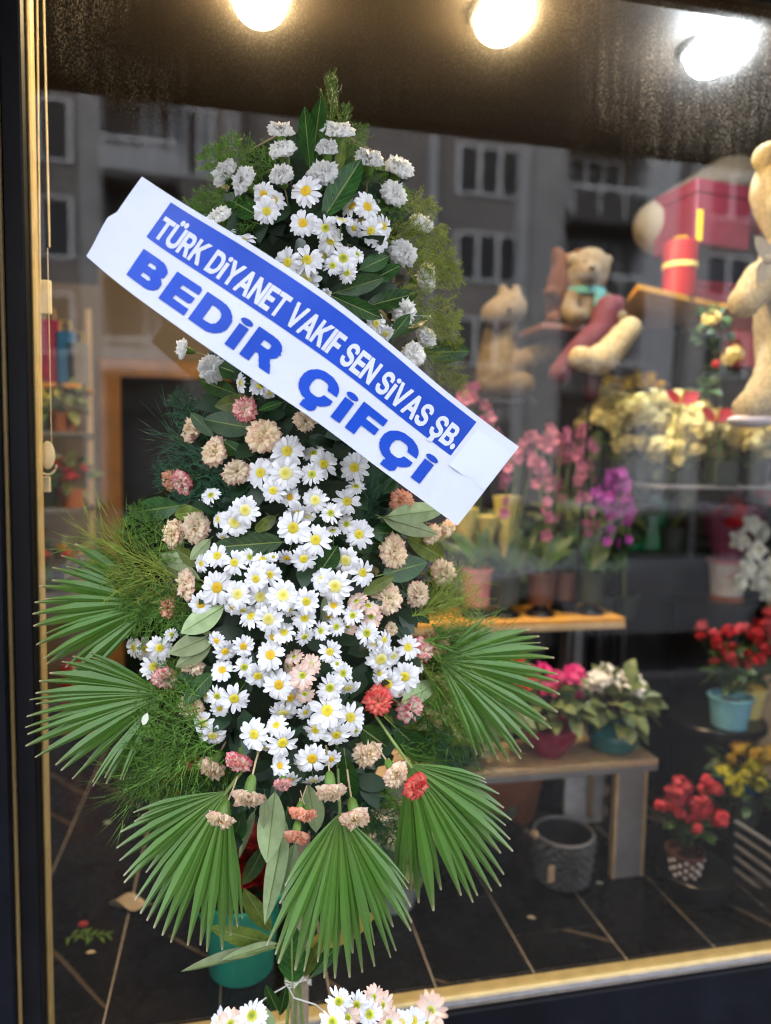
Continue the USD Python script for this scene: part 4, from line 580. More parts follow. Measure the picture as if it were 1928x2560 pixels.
# litter on the floor
p = PZ(330, 2270, ZF); g = MB(); U, V_ = np.meshgrid(np.linspace(-1, 1, 9), np.linspace(-1, 1, 6), indexing='ij'); G = np.stack([U * .075 * (1 - .25 * V_ ** 2), V_ * .03 * (1 - .5 * U ** 2) - U * .02, .012 + .012 * np.sin(3 * U + 2 * V_) + .01 * V_ ** 2], -1) + p; g.grid(G); single('dry_leaf', g, 'dry_leaf', 'crumpled dry leaf lying on the black tiles', 'leaf', smooth=False)
p = PZ(215, 2345, ZF); t = thing('fallen_sprig', 'fallen green sprig with a red bud on the black tiles', 'sprig'); g = MB(); r_ = np.random.default_rng(4); 
for k in range(13): s = k / 12; leaf_into(g, p + [-.05 + .11 * s, .012 * math.sin(6 * s), .006], (r_.normal(.4, .5), (1 if k % 2 else -1) * .8, .2), .035, .009)
part(t, 'leaves', g, 'green_shoot'); g = MB(); g.tube([p + [-.055, 0, .005], p + [0, .008, .008], p + [.06, 0, .005]], .0016, 4); part(t, 'stem', g, 'green_shoot'); g = MB(); g.ball(p + [-.018, .05, .011], (.016, .011, .011), 2); part(t, 'bud', g, 'coral_bloom')
for k, (px, py) in enumerate(((350, 2055), (260, 2060), (215, 2385), (1490, 2210), (1318, 2295), (620, 2290))):
    p = PZ(px, py, ZF); g = MB(); leaf_into(g, p + [0, 0, .003], (1, .4 - .2 * k, .05), .028, .016, None, .1); single('fallen_petal', g, 'dry_leaf' if k % 2 == 0 else 'orchid_white', ('curled tan petal on the tiles near the upper left vein', 'tan petal on the tiles left of the others', 'small pale petal below the fallen sprig', 'pale petal beside the basket\'s right side', 'small petal in front of the basket', 'pale petal on the tiles left of the bucket')[k], 'petal')
# left side: low wooden platform, counter shelves with plants, a post of a timber frame and a dark door
t = thing('wooden_platform', 'low orange brown wooden platform along the left wall', 'platform'); xr = -1.03
for k in range(6): g = MB(); g.bbox((xr - .12 * (k + 1) + .002, 3.0, ZF + .06), (xr - .12 * k - .002, YB - .1, ZF + .085), .003); part(t, 'plank', g, 'wood_orange')
g = MB(); g.bbox((xr - .72, 3.02, ZF), (xr - .004, YB - .12, ZF + .0595)); part(t, 'base', g, 'brown_pot')
Yp = 4.3; xp = P(278, 1100, Yp)[0]; zt_ = P(278, 940, Yp)[2]
t = thing('timber_frame', 'orange timber post and beam framing a dark doorway at the left', 'door frame'); g = MB(); g.bbox((xp - .06, Yp, ZF), (xp + .05, Yp + .08, zt_), .004); part(t, 'post', g, 'timber'); g = MB(); g.bbox((xp - .06, Yp, zt_ + .001), (xp + .9, Yp + .08, zt_ + .1), .004); part(t, 'beam', g, 'timber'); g = MB(); g.bbox((xp + .052, Yp + .03, ZF), (xp + .88, Yp + .06, zt_ - .001)); part(t, 'door_leaf', g, 'navy_panel'); g = MB(); g.bbox((xp - .4, Yp + .02, ZF), (xp - .061, Yp + .06, zt_ + .5)); part(t, 'wall_panel', g, 'tan_wall'); g = MB(); g.bbox((xp - .061, Yp + .02, zt_ + .102), (xp + .95, Yp + .06, zt_ + .6)); part(t, 'wall_panel', g, 'tan_wall')
t = thing('plant_rack', 'tall plant rack with orange boards at the left edge', 'shelf'); xr0, xr1 = P(95, 1000, 3.6)[0], P(205, 1000, 3.6)[0]; zz_ = [P(150, y, 3.6)[2] for y in (960, 1080, 1270, 1480)]
for k, z in enumerate(zz_): g = MB(); g.bbox((xr0 - .3, 3.55, z - .02), (xr1, 3.9, z), .003); part(t, 'shelf_board', g, 'wood_orange' if k == 0 else 'laminate_grey')
for x in (xr0 - .28, xr1 - .03): g = MB(); g.bbox((x, 3.86, ZF), (x + .025, 3.885, zz_[0] + .4)); part(t, 'upright', g, 'edge_beige')
k = 0
for z, row in ((zz_[1], ((100, 'lime_bloom', 'yellow'), (160, 'variegated_leaf', 'green'))), (zz_[2], ((110, 'red_bloom', 'red'), (180, 'coral_bloom', 'coral'))), (zz_[3], ((120, 'red_bloom', 'deep red'), (195, 'ochre_bloom', 'ochre')))):
    for (px, mt, nm) in row:
        c = P(px, 1200, 3.62); c[2] = z; t = thing('potted_flower', f'potted plant with {nm} flowers on the plant rack at the left', 'potted plant', loc=c); pot(t, 'pot', (0, 0, 0), .05, .065, .09, 'terracotta' if k % 2 else 'dark_pot'); foliage(t, 'foliage', np.array([0, 0, .14]), .09, 34, .07, 'variegated_leaf' if k % 2 else 'plant_leaf', 400 + k)
        for q in range(5): cluster_bloom(t, 'flower', np.array([rng.uniform(-.09, .09), -.05, rng.uniform(.12, .22)]), .03, mt, 410 + 10 * k + q, 9)
        k += 1
for k, (px, py, mt, lb) in enumerate(((125, 880, 'maroon_glaze', 'maroon gift bag on the rack\'s top board'), (165, 880, 'blue_bowl', 'dark blue gift bag on the rack\'s top board'), (195, 900, 'laminate_grey', 'grey gift bag on the rack\'s top board'))): c = P(px, py, 3.66); c[2] = zz_[0]; t = thing('gift_bag', lb, 'gift bag', loc=c); g = MB(); g.bbox((-.045, -.03, 0), (.045, .03, .3 - .05 * k), .004); part(t, 'bag', g, mt); g = MB(); g.tube([(-.025, 0, .3 - .05 * k), (-.02, 0, .35 - .05 * k), (.02, 0, .35 - .05 * k), (.025, 0, .3 - .05 * k)], .003, 4); part(t, 'handle', g, 'gold_band')
b = P(140, 1480, 3.3); b[2] = ZF + .086; t = thing('paper_parcel', 'red and gold paper parcel standing on the wooden platform', 'parcel', loc=b + [0, .4, 0]); g = MB(); g.bbox((-.07, -.05, 0), (.09, .05, .36), .006); part(t, 'parcel', g, 'red_box'); g = MB(); g.bbox((-.012, -.0525, 0), (.016, -.0505, .36)); part(t, 'ribbon', g, 'gold_band')
# blind chain behind the glass
t = thing('blind_chain', 'cream beaded blind chain with an oval pull behind the left of the glass', 'blind chain'); Yc = 1.83
for nm, top, bot in (('strand', (92, -60), (104, 1110)), ('strand', (108, -60), (124, 620))):
    mb = MB(); a, b2 = P(*top, Yc), P(*bot, Yc); L = np.linalg.norm(b2 - a); n = int(L / .0052); bl_ = trimesh.creation.icosphere(1)
    for k in range(n): mb.add(bl_.vertices * .0027 + a + (b2 - a) * k / n, bl_.faces)
    mb.tube([a, b2], .0008, 4); part(t, nm, mb, 'bead', kind='stuff')
a, b2 = P(124, 620, Yc), P(132, 1110, Yc); g = MB(); g.bbox(np.minimum(a, b2) * [1, 1, 1] - [.003, .002, 0], np.array([max(a[0], b2[0]) - .004, Yc + .002, a[2]]), .001); part(t, 'cover_strip', g, 'bead')
c = P(119, 1138, Yc); g = MB(); g.ball(c, (.0165, .006, .0335), 3); part(t, 'pull', g, 'bead'); g = MB(); g.tube([c + [.02 * math.cos(a), -.003, -.022 + .024 * math.sin(a)] for a in np.linspace(np.pi, 2 * np.pi, 12)], .003, 6); part(t, 'pull_loop', g, 'clear_plastic')
g = MB(); a, b2 = P(112, 700, Yc + .01), P(112, 785, Yc + .01); g.bbox(b2 - [.014, .004, 0], a + [.014, .004, 0], .002); part(t, 'chain_clip', g, 'bead'); g = MB(); c = P(112, 1208, Yc + .01); g.bbox(c - [.014, .004, .022], c + [.013, .004, .016], .002); part(t, 'chain_clip', g, 'bead')
#ARRANGEMENT#
# ------------------------------------------------------------------ the flower arrangement: models
def petal_grid(L0, L1, w, ang, z0, droop, seed, n=5, cup=.0):
    r_ = np.random.default_rng(seed); s = np.linspace(0, 1, n); wid = w * np.array([.45, .8, 1.0, .95, .35])[:n] if n == 5 else w * np.sin(np.pi * (s * .85 + .12)) ** .6
    ln = L0 + (L1 - L0) * s * r_.uniform(.9, 1.05); z = z0 + .10 * np.sin(s * 2.2) - droop * s ** 2 * r_.uniform(.5, 1.5); tw = r_.normal(0, .3); w = w * r_.uniform(.85, 1.15); ang = ang + r_.normal(0, .05); droop = droop * r_.choice([1, 1, 1, 2.2, -.6])
    t = np.array([-1, 0, 1.]); X = wid[:, None] * t[None]; Z = z[:, None] + cup * np.abs(t)[None] * wid[:, None] + tw * X; R_ = ln[:, None] + 0 * X
    c, sn = math.cos(ang), math.sin(ang); G = np.stack([R_ * c - X * sn, R_ * sn + X * c, Z], -1); uv = np.stack([np.broadcast_to(t * .5 + .5, X.shape), np.broadcast_to(s[:, None], X.shape)], -1)
    return G, uv
def disc_mesh(r, h, seed, rough=.05):
    b = trimesh.creation.icosphere(3); V = b.vertices.copy(); k = V[:, 2] > -.3; rr = np.hypot(V[:, 0], V[:, 1])
    bump_ = noise(V * 9 + seed, seed) - .5; V = V * (1 + rough * 2 * bump_[:, None]); V[:, 2] *= h; V[:, 2] -= h * .55 * np.exp(-(rr / .33) ** 2) * .5; V *= [r, r, 1]
    mb = MB(); mb.add(V, b.faces, np.stack([np.clip(rr, 0, 1), rr * 0], -1)); return mb
DAISY = {}
def daisy_model(key, disc, petal, rd, seed, nin, nout, droop, w=.155):
    mdl = model('daisy_model_' + key); r_ = np.random.default_rng(seed)
    part(mdl, 'centre', disc_mesh(rd, .13, seed), disc, uv=True)
    for ring, n in ((0, nout), (1, nin)):
        for k in range(n):
            if r_.random() < .04: continue
            a = 2 * np.pi * (k + .5 * ring + r_.normal(0, .12)) / n; mb = MB(); G, uv = petal_grid(rd * .8, r_.uniform(.86, 1.04) * (1 if ring == 0 else .94), w * r_.uniform(.8, 1.15), a, -.03 + .05 * ring, droop, seed * 100 + ring * 40 + k, cup=.2)
            mb.grid(G, uv); part(mdl, 'petal', mb, petal, uv=True)
    g = MB(); g.lathe([(.0, -.28), (.05, -.26), (.06, -.2), (.2, -.1), (rd * .95, -.04), (rd, -.005)], n=14); part(mdl, 'calyx', g, 'calyx')
    g = MB(); g.tube([(0, 0, -.25), (.05, .03, -.9), (.15, -.05, -1.7)], .035, 5); part(mdl, 'stem', g, 'stem'); DAISY[key] = mdl
for v in range(3):
    daisy_model(f'golden_{"abc"[v]}', 'golden_disc', 'white_petal', .30, 11 + v, 11 + v, 13, .16)
    daisy_model(f'yellow_{"abc"[v]}', 'yellow_disc', 'white_petal', .31, 21 + v, 12, 14 - v, .14)
    daisy_model(f'green_{"abc"[v]}', 'green_disc', 'white_petal', .32, 31 + v, 13, 15 - v, .13, .12)
    daisy_model(f'pale_{"abc"[v]}', 'pale_disc', 'white_petal', .40, 41 + v, 12, 14 - v, .15)
for v in range(2):
    daisy_model(f'peach_{"ab"[v]}', 'green_disc', 'peach_petal', .27, 51 + v, 13, 15, .05)
    daisy_model(f'mum_{"ab"[v]}', 'golden_disc', 'bright_yellow_petal', .3, 61 + v, 14, 16, .1)
CARN = {}
def carnation_bloom(seed, spread):
    r_ = np.random.default_rng(seed); mb = MB()
    for th, cnt, ln in ((10, 4, .72), (30, 7, .82), (50, 9, .92), (68, 11, .98), (84, 12, 1.0), (spread, 11, .98)):
        for k in range(cnt):
            az = 2 * np.pi * (k + r_.uniform(-.3, .3)) / cnt + r_.uniform(0, 1); t0 = np.radians(th + r_.normal(0, 11)); L = ln * r_.uniform(.76, 1.16)
            s = np.linspace(0, 1, 6); t = np.linspace(-1, 1, 9); th_s = t0 * (.12 + .88 * s ** .7) + .95 * s ** 3.2
            dr, dz = np.sin(th_s), np.cos(th_s); ds = np.concatenate([[0], np.diff(s)]) * L; R_, Z_ = np.cumsum(dr * ds), np.cumsum(dz * ds)
            W = (.07 + .43 * s ** .85) * r_.uniform(.85, 1.15); ph = r_.uniform(0, 6); fr = r_.uniform(6, 9)
            ruf = .15 * (s[:, None] ** 1.6) * np.sin(fr * t[None] + ph) + .05 * s[:, None] ** 3 * np.sin(17 * t[None] + ph * 2); tip = 1 + .09 * (s[:, None] ** 3) * (np.cos(13 * t[None] + ph) - 2.2 * np.abs(t[None]) ** 2.5)
            n_r, n_z = np.cos(th_s)[:, None], -np.sin(th_s)[:, None]
            rr = R_[:, None] * tip + ruf * n_r; zz_ = Z_[:, None] * tip + ruf * n_z; X = W[:, None] * t[None]
            c, sn = math.cos(az), math.sin(az); G = np.stack([rr * c - X * sn, rr * sn + X * c, zz_ + 0 * X], -1)
            mb.grid(G, np.stack([np.broadcast_to(t * .5 + .5, X.shape), np.broadcast_to(s[:, None] * (.97 + .03 * np.cos(13 * t[None] + ph)), X.shape)], -1))
    return mb
for v in range(3):
    bl = carnation_bloom(5 + v, (98, 108, 92)[v])
    for mt in ('white', 'cream', 'pink', 'salmon', 'red'):
        mdl = model(f'carnation_model_{mt}_{"abc"[v]}'); part(mdl, 'bloom', bl, mt + '_carnation', uv=True)
        g = MB(); g.lathe([(.0, -.98), (.13, -.96), (.24, -.8), (.31, -.5), (.32, -.2), (.36, .02), (.42, .16), (.3, .1), (.0, .05)], n=18); part(mdl, 'calyx', g, 'calyx')
        g = MB(); g.tube([(0, 0, -.95), (.03, 0, -1.7), (.1, .04, -2.6)], .06, 6); part(mdl, 'stem', g, 'straw_stem'); CARN[(mt, v)] = mdl
LEAF = []
for v, (fold, bend, tw, pw) in enumerate(((.25, .16, .0, .9), (.38, .05, .12, 1.05), (.15, .3, -.1, .8), (.45, -.10, .05, 1.0))):
    for mt in ('laurel_leaf', 'olive_leaf', 'yellowing_leaf'):
        mdl = model(f'leaf_model_{mt}_{"abcd"[v]}'); s = np.linspace(0, 1, 15); t = np.linspace(-1, 1, 9)
        w = np.sin(np.pi * np.clip(s, 0, 1) ** pw) ** .72 * .5 * np.where(s > .82, 1 - .35 * ((s - .82) / .18) ** 2, 1); w[0] = .03; w[-1] = .012
        X = w[:, None] * t[None]; Z = fold * .5 * (np.abs(X) - .2) - bend * (s[:, None] ** 2) * .6 + tw * X * s[:, None] + .012 * np.sin(9 * s[:, None] + v) * np.abs(t[None])
        mb = MB(); mb.grid(np.stack([X, s[:, None] + 0 * X, Z * .5], -1), np.stack([np.broadcast_to(t * .5 + .5, X.shape), np.broadcast_to(s[:, None], X.shape)], -1)); part(mdl, 'blade', mb, mt, uv=True)
        mid = np.stack([0 * s, s, (fold * .5 * (-.2) - bend * s ** 2 * .6) * .5 - .004], -1); st_ = np.vstack([[0, -.14, mid[0, 2] - .01], mid[:-1]])
        mb = MB(); mb.tube(st_, np.linspace(.022, .005, len(st_)), 5); part(mdl, 'midrib', mb, 'stem'); LEAF.append((mt, v, mdl))
FERN = {}
def fern_model(key, mt, seed, thread=False):
    r_ = np.random.default_rng(seed); mdl = model('fern_model_' + key); st_ = np.stack([.04 * np.sin(np.linspace(0, 3, 12)), np.linspace(0, 1, 12), .05 * np.sin(np.linspace(0, 2, 12))], -1)
    g = MB(); g.tube(st_, np.linspace(.008, .003, 12), 4); part(mdl, 'stem', g, mt); mb = MB(); V, Fc = [], []
    def blade(a, b, w):
        d = b - a; sd = nrm(np.cross(d, r_.normal(size=3))) * w; k = len(V); V.extend([a - sd, a + sd, b]); Fc.append([k, k + 1, k + 2])
    if thread:
        for _ in range(170):
            s = r_.uniform(.0, .85); a = np.array([0, s, 0.]); d = nrm([r_.normal(0, .55), r_.uniform(.25, 1), r_.normal(0, .35)]); L = r_.uniform(.25, .6); bow = r_.normal(0, .12, 3); prev = a
            for q in (.33, .66, 1.): nx = a + d * L * q + bow * q * q; blade(prev, nx + d * .02, .0045); prev = nx
    else:
        for k in range(46):
            s = .04 + .94 * k / 46; sd = 1 if k % 2 else -1; L = .40 * math.sin(math.pi * (s * .8 + .18)) ** .8 * r_.uniform(.7, 1.15); d = nrm([sd * r_.uniform(.6, 1), r_.uniform(.5, 1.0), r_.normal(0, .45)]); a = np.array([0, s, 0.])
            blade(a, a + d * L, .005)
            for q in np.linspace(.12, 1, 9):
                c = a + d * L * q
                for _ in range(3): blade(c, c + nrm(d * .8 + r_.normal(0, .75, 3)) * r_.uniform(.05, .13) * (1.15 - .5 * q), .0055)
    mb.add(np.array(V), Fc); part(mdl, 'needles', mb, mt, smooth=False, kind='stuff'); FERN[key] = mdl
for c_ in ('green', 'deep', 'yellow'):
    for v in range(2): fern_model(f'{c_}_plume_{"ab"[v]}', c_ + '_fern', 3 + v); fern_model(f'{c_}_thread_{"ab"[v]}', c_ + '_fern', 13 + v, True)

# ------------------------------------------------------------------ the arrangement: where things stand
BODY = np.array([(190, 800, 40), (260, 795, 110), (350, 775, 200), (500, 785, 255), (800, 775, 275), (1000, 755, 270), (1300, 760, 320), (1550, 745, 370), (1800, 735, 330), (2000, 725, 240), (2120, 720, 120), (2300, 715, 60), (2420, 760, 260), (2600, 760, 320)], float)
BULGE = np.array([(190, .02), (350, .10), (600, .17), (1000, .17), (1500, .22), (1850, .2), (2050, .16), (2300, .12), (2400, .3), (2600, .36)], float)
def surf(px, py):
    cx, w = np.interp(py, BODY[:, 0], BODY[:, 1]), np.interp(py, BODY[:, 0], BODY[:, 2]); u = min(1.0, abs(px - cx) / (w * 1.05))
    return 1.57 - np.interp(py, BULGE[:, 0], BULGE[:, 1]) * math.sqrt(1 - u * u)
def facing(dx, dy): return nrm(BACK + dx * RIGHT + dy * UP)
D = []   # px, py, radius px, kind, tilt right, tilt up, lift (m)
def zone(ox, oy, s, rows):
    for r in rows: D.append((ox + r[0] / s, oy + r[1] / s, r[2] / s, r[3], r[4] if len(r) > 4 else None, r[5] if len(r) > 5 else None, r[6] if len(r) > 6 else 0.0))
K = 4.165
zone(440, 180, K, [(1355, 1240, 172, 'golden', -.1, 0), (1325, 1575, 168, 'golden', -.15, .1), (915, 1270, 130, 'golden', -.3, -.1, -.012), (1015, 1330, 135, 'golden', .5, .1, -.02), (945, 1450, 140, 'yellow', -.1, -.1), (1555, 1625, 130, 'green', .1, 0, .01), (680, 1760, 155, 'golden', -.1, .75, -.01), (530, 1690, 120, 'yellow', -.5, 1.2, -.02)])
zone(440, 480, K, [(1165, 735, 165, 'yellow', -.45, .1), (1365, 710, 165, 'yellow', .1, .1, .008), (1350, 905, 155, 'pale', .1, -.5, -.012), (1610, 505, 140, 'yellow', .3, -.35, -.008), (1545, 660, 90, 'pale', .6, -.3, -.03)])
zone(760, 520, K, [(410, 525, 150, 'green', .2, .15), (300, 600, 112, 'green', 0, -.2, .004), (450, 675, 118, 'green', .1, -.3, .006), (550, 485, 100, 'green', .5, .1), (700, 240, 138, 'yellow', -.1, -.2, .006), (830, 190, 115, 'yellow', .75, 0), (785, 350, 118, 'yellow', .8, -.2, .008), (390, 130, 150, 'pale', .3, 1.6, .02), (750, 1200, 105, 'pale', .2, -.2), (850, 1310, 95, 'pale', .5, -1.0), (230, 890, 60, 'yellow', .2, -1.1), (600, 130, 100, 'golden', 0, .9, -.03), (520, 210, 90, 'yellow', -.4, -.6, -.02)])
zone(760, 180, K, [(660, 1405, 155, 'golden', .45, .1, .01), (505, 1400, 140, 'golden', -.2, .5, -.012)])
zone(380, 840, K, [(925, 490, 112, 'yellow', -1.4, -.3), (1130, 520, 130, 'yellow', 0, .4), (1225, 595, 80, 'pale', .6, -1.1)])
zone(580, 1080, K, [(575, 200, 168, 'yellow', 0, .35), (300, 425, 158, 'yellow', -.25, .05), (560, 430, 175, 'pale', 0, .15, .012), (430, 610, 130, 'yellow', -.1, -.1, .004), (605, 680, 112, 'golden', .1, -.3, -.01), (410, 340, 85, 'yellow', .5, .4, -.02), (850, 225, 125, 'green', -.35, .8, -.01), (955, 335, 168, 'yellow', .15, .1, .008), (835, 440, 125, 'green', -.1, -.1, .012), (1275, 370, 165, 'yellow', .15, .2), (1290, 570, 102, 'green', .15, .85), (1200, 725, 145, 'yellow', .1, .1), (870, 710, 142, 'pale', -.1, 0), (1030, 845, 122, 'green', .1, .1, .01), (1195, 960, 102, 'green', -.2, .2, -.01), (1325, 1065, 158, 'yellow', .1, 0), (640, 1000, 182, 'yellow', -.1, .1, .004), (870, 1125, 172, 'yellow', .15, .2, .012), (690, 840, 132, 'yellow', 0, -1.5, -.004), (790, 870, 95, 'pale', .2, 0, -.01), (570, 1310, 115, 'golden', -.1, -.7, -.012), (745, 1320, 142, 'yellow', 0, -.25, .004), (1185, 1335, 152, 'pale', -.3, -.2), (1360, 1465, 142, 'yellow', .45, 0, .004), (1075, 1605, 175, 'pale', -.05, -.1, .014), (950, 1540, 135, 'pale', -.3, .4, -.008), (1050, 1030, 95, 'green', 0, 1.5, -.02), (140, 815, 152, 'pale', .1, .1, .012), (30, 940, 158, 'pale', -.2, -.1)])
zone(380, 1200, K, [(615, 160, 102, 'green', 0, .2), (560, 270, 90, 'yellow', -.8, -1.0, -.008), (690, 410, 95, 'pale', -.9, .2, -.012), (740, 590, 75, 'pale', -.3, -1.5, -.01), (515, 870, 105, 'yellow', -.45, .1), (680, 790, 132, 'yellow', .1, .5, -.006), (860, 860, 135, 'yellow', 0, .1), (1015, 805, 105, 'green', .8, .4, -.01), (1155, 830, 112, 'yellow', .2, .7, -.012), (1125, 940, 112, 'green', -.2, .45, .004), (1085, 1030, 132, 'yellow', -.1, .1, .014), (1225, 985, 130, 'yellow', .5, .1), (1265, 800, 58, 'green', .1, .3), (680, 1120, 178, 'golden', -.1, .1, .004), (510, 1295, 132, 'golden', .1, .1), (560, 1385, 75, 'golden', .2, -.5, -.02), (895, 1190, 148, 'pale', -.15, 0), (1130, 1215, 152, 'pale', -.1, .1, -.004), (1365, 1200, 162, 'pale', .05, .1, .008), (1610, 1265, 146, 'yellow', 0, 0, .012), (840, 1320, 112, 'golden', -.2, -.4, -.012), (950, 1355, 112, 'green', .1, -1.3, .004), (1035, 1420, 135, 'yellow', -.2, .6, -.006), (1215, 1450, 152, 'pale', .05, .15, .012), (1430, 1345, 80, 'yellow', .1, .2, -.02), (1590, 1440, 132, 'yellow', .1, .6, -.006), (1375, 1590, 135, 'yellow', .1, .9, .006), (1590, 1630, 112, 'green', .5, -.3), (1260, 1640, 118, 'golden', -.45, -.3)])
zone(580, 1400, K, [(1060, 475, 122, 'golden', .1, .6), (1015, 590, 85, 'golden', 0, -.7, -.015), (1085, 695, 112, 'green', .35, .1), (930, 735, 114, 'green', -.1, .15, .008), (1260, 575, 110, 'green', -.2, .2, .008), (1450, 590, 118, 'peach', .1, .2, .004), (1405, 760, 132, 'green', .05, .15, .008), (1585, 830, 105, 'yellow', .65, 0), (1560, 920, 110, 'yellow', .2, .5, -.012), (1550, 1030, 172, 'pale', .2, -.1), (1300, 430, 112, 'peach', -.3, 1.3), (1420, 480, 130, 'peach', .4, 1.3, -.004), (1210, 690, 115, 'peach', -.6, -.7, -.012), (1020, 955, 122, 'yellow', .1, .15), (1095, 1080, 68, 'green', .2, .3, .01), (1155, 1180, 122, 'green', .35, .4), (120, 900, 115, 'golden', 0, .2), (400, 990, 165, 'golden', .15, .2, .008), (130, 1115, 125, 'green', -.15, .1), (410, 1115, 84, 'green', .5, -.4, -.008), (270, 1205, 142, 'yellow', .1, -.35, -.004), (490, 1300, 165, 'golden', .05, .15, .008), (600, 1430, 172, 'golden', .15, -.55, -.008), (735, 1200, 152, 'peach', 0, .1, .01), (825, 1085, 105, 'peach', .3, .4), (760, 1390, 112, 'peach', .1, -.4), (650, 1010, 105, 'peach', -.7, 1.1, -.01), (590, 1110, 85, 'peach', -1.0, .2, -.015), (1020, 1330, 142, 'green', .1, .1), (1210, 1330, 132, 'pale', .3, -1.2), (990, 1570, 192, 'yellow', 0, .1, .01), (1235, 1640, 160, 'yellow', .3, .3, -.004), (1620, 1290, 172, 'yellow', -.1, .05), (1540, 1180, 100, 'yellow', -.6, .2, -.012)])
zone(840, 1400, K, [(750, 910, 140, 'yellow', .1, .1), (715, 1215, 155, 'yellow', .25, .1, .006), (850, 1110, 85, 'pale', .9, .3, -.012), (655, 1400, 85, 'pale', .4, -1.1, -.012), (400, 870, 90, 'pale', -.3, .6, -.01), (600, 1000, 100, 'pale', .6, 0, -.02)])
zone(300, 1560, K, [(145, 245, 118, 'yellow', -.55, .05), (270, 260, 122, 'yellow', .1, 0, -.008), (415, 250, 140, 'yellow', .15, .05, .008), (350, 445, 138, 'yellow', .05, .55), (535, 110, 76, 'green', .5, .1), (1010, 175, 112, 'golden', -.5, -.2), (1095, 285, 118, 'golden', .7, -.2, -.006), (1065, 480, 122, 'golden', .1, .5), (1015, 750, 107, 'green', 0, .1, .008), (1190, 775, 162, 'yellow', .1, .1, .006), (1040, 880, 100, 'yellow', .1, -.4, -.008), (870, 1030, 122, 'pale', -.3, 0, .006), (965, 1160, 142, 'pale', .1, -.4), (1400, 1150, 172, 'yellow', -.1, .15, .004), (905, 740, 85, 'pale', -.7, 0, -.012)])
zone(560, 1660, K, [(610, 820, 172, 'yellow', 0, .05, .01), (545, 640, 125, 'yellow', 0, .9, -.006), (955, 685, 122, 'yellow', -.2, .3, -.008), (1170, 735, 162, 'yellow', .15, -.2, .008), (1370, 695, 82, 'green', .4, -.1, -.006), (585, 1060, 122, 'golden', -.35, .05, .004), (815, 1030, 105, 'golden', -.4, -.2, -.006), (920, 985, 162, 'golden', .15, -.1, .01), (1120, 990, 112, 'golden', .65, -.3, -.006), (680, 1210, 132, 'golden', .1, -.85), (935, 1210, 122, 'pale', .25, -1.4, -.004), (430, 870, 105, 'pale', -.2, -1.3, -.008), (620, 500, 150, 'pale', .1, -1.0, -.02), (850, 500, 100, 'yellow', .5, -.5, -.02)])
NUP = len(D)
zone(500, 1940, 2.603, [(905, 1465, 92, 'green', -.1, .3), (1020, 1490, 78, 'green', .1, .2), (1105, 1550, 88, 'green', .15, .3), (865, 1598, 92, 'green', -.2, .3), (1185, 1490, 92, 'peach', .8, .5), (340, 1562, 105, 'green', -.1, 1.0), (140, 1590, 80, 'yellow', -.4, 1.0), (1500, 1530, 105, 'peach', .2, .9), (1390, 1595, 82, 'yellow', 0, .7), (965, 1570, 82, 'peach', 0, .4, -.01), (1230, 1605, 90, 'peach', .2, .5), (1310, 1612, 80, 'yellow', .2, .5), (200, 1612, 90, 'peach', -.2, .8), (1130, 1440, 70, 'peach', .3, .9, -.01), (1470, 1610, 80, 'peach', .3, .4)])
zone(280, 1880, 3.786, [(600, 330, 90, 'mum', 0, .3, -.03), (700, 320, 90, 'mum', .3, .1, -.03), (520, 270, 80, 'mum', -.4, .3, -.03), (640, 200, 85, 'mum', 0, .6, -.03), (690, 205, 60, 'mum', .5, .2, -.03)])
TXT = {'golden': 'white daisy with golden centre', 'yellow': 'white daisy with yellow centre', 'green': 'white daisy with lime centre', 'pale': 'white daisy with pale centre', 'peach': 'peach pink daisy with green centre', 'mum': 'small bright yellow chrysanthemum'}
def place_of(px, py):
    if py > 2350: return 'in the low bunch at the foot'
    if py > 1000 and px < 460 and py < 1780: return 'beside the left palm fans'
    if py < 600 and px < 700: return 'at the top, left half'
    if py < 640: return 'at the top, right half'
    if py < 840 and px > 600: return 'tucked along the banner\'s upper edge'
    if py < 1010: return 'tucked under the banner\'s lower edge'
    if py < 1240: return 'just below the banner'
    if py < 1400: return 'in the upper cascade under the banner'
    if py < 1480: return 'on the left shoulder of the cascade' if px < 640 else 'on the right shoulder of the cascade'
    if py < 1600: return 'at the left middle of the cascade' if px < 680 else 'at the right middle of the cascade'
    if py < 1720: return 'in the left half of the cascade' if px < 690 else 'in the right half of the cascade'
    if py < 1830: return 'at the lower left of the cascade' if px < 690 else 'at the lower right of the cascade'
    return 'in the bottom tip of the cascade'
items = []
for i, (px, py, r, kd, dx, dy, lift) in enumerate(D):
    Y = surf(px, py) - .028 - lift + rng.normal(0, .003); p = P(px, py, Y); R_ = r / FPX * axial(p) * rng.uniform(1.0, 1.13)
    dx = (dx if dx is not None else 0) + rng.normal(0, .14); dy = (dy if dy is not None else 0) + rng.normal(0, .14)
    ab_ = 'abc'[i % 3] if kd in ('golden', 'yellow', 'green', 'pale') else 'ab'[i % 2]
    o = copy(DAISY[f'{kd}_{ab_}'], 'yellow_chrysanthemum' if kd == 'mum' else 'daisy', frame(p, facing(dx, dy), UP, R_, rng.uniform(0, 6.28)))
    items.append((o, TXT[kd], place_of(px, py), px, py, 'flower'))
label_all(items, 'daisies in the flower arrangement')
C = []
def czone(ox, oy, s, rows):
    for r in rows: C.append((ox + r[0] / s, oy + r[1] / s, r[2] / s, r[3], r[4], r[5], r[6] if len(r) > 6 else 0.0))
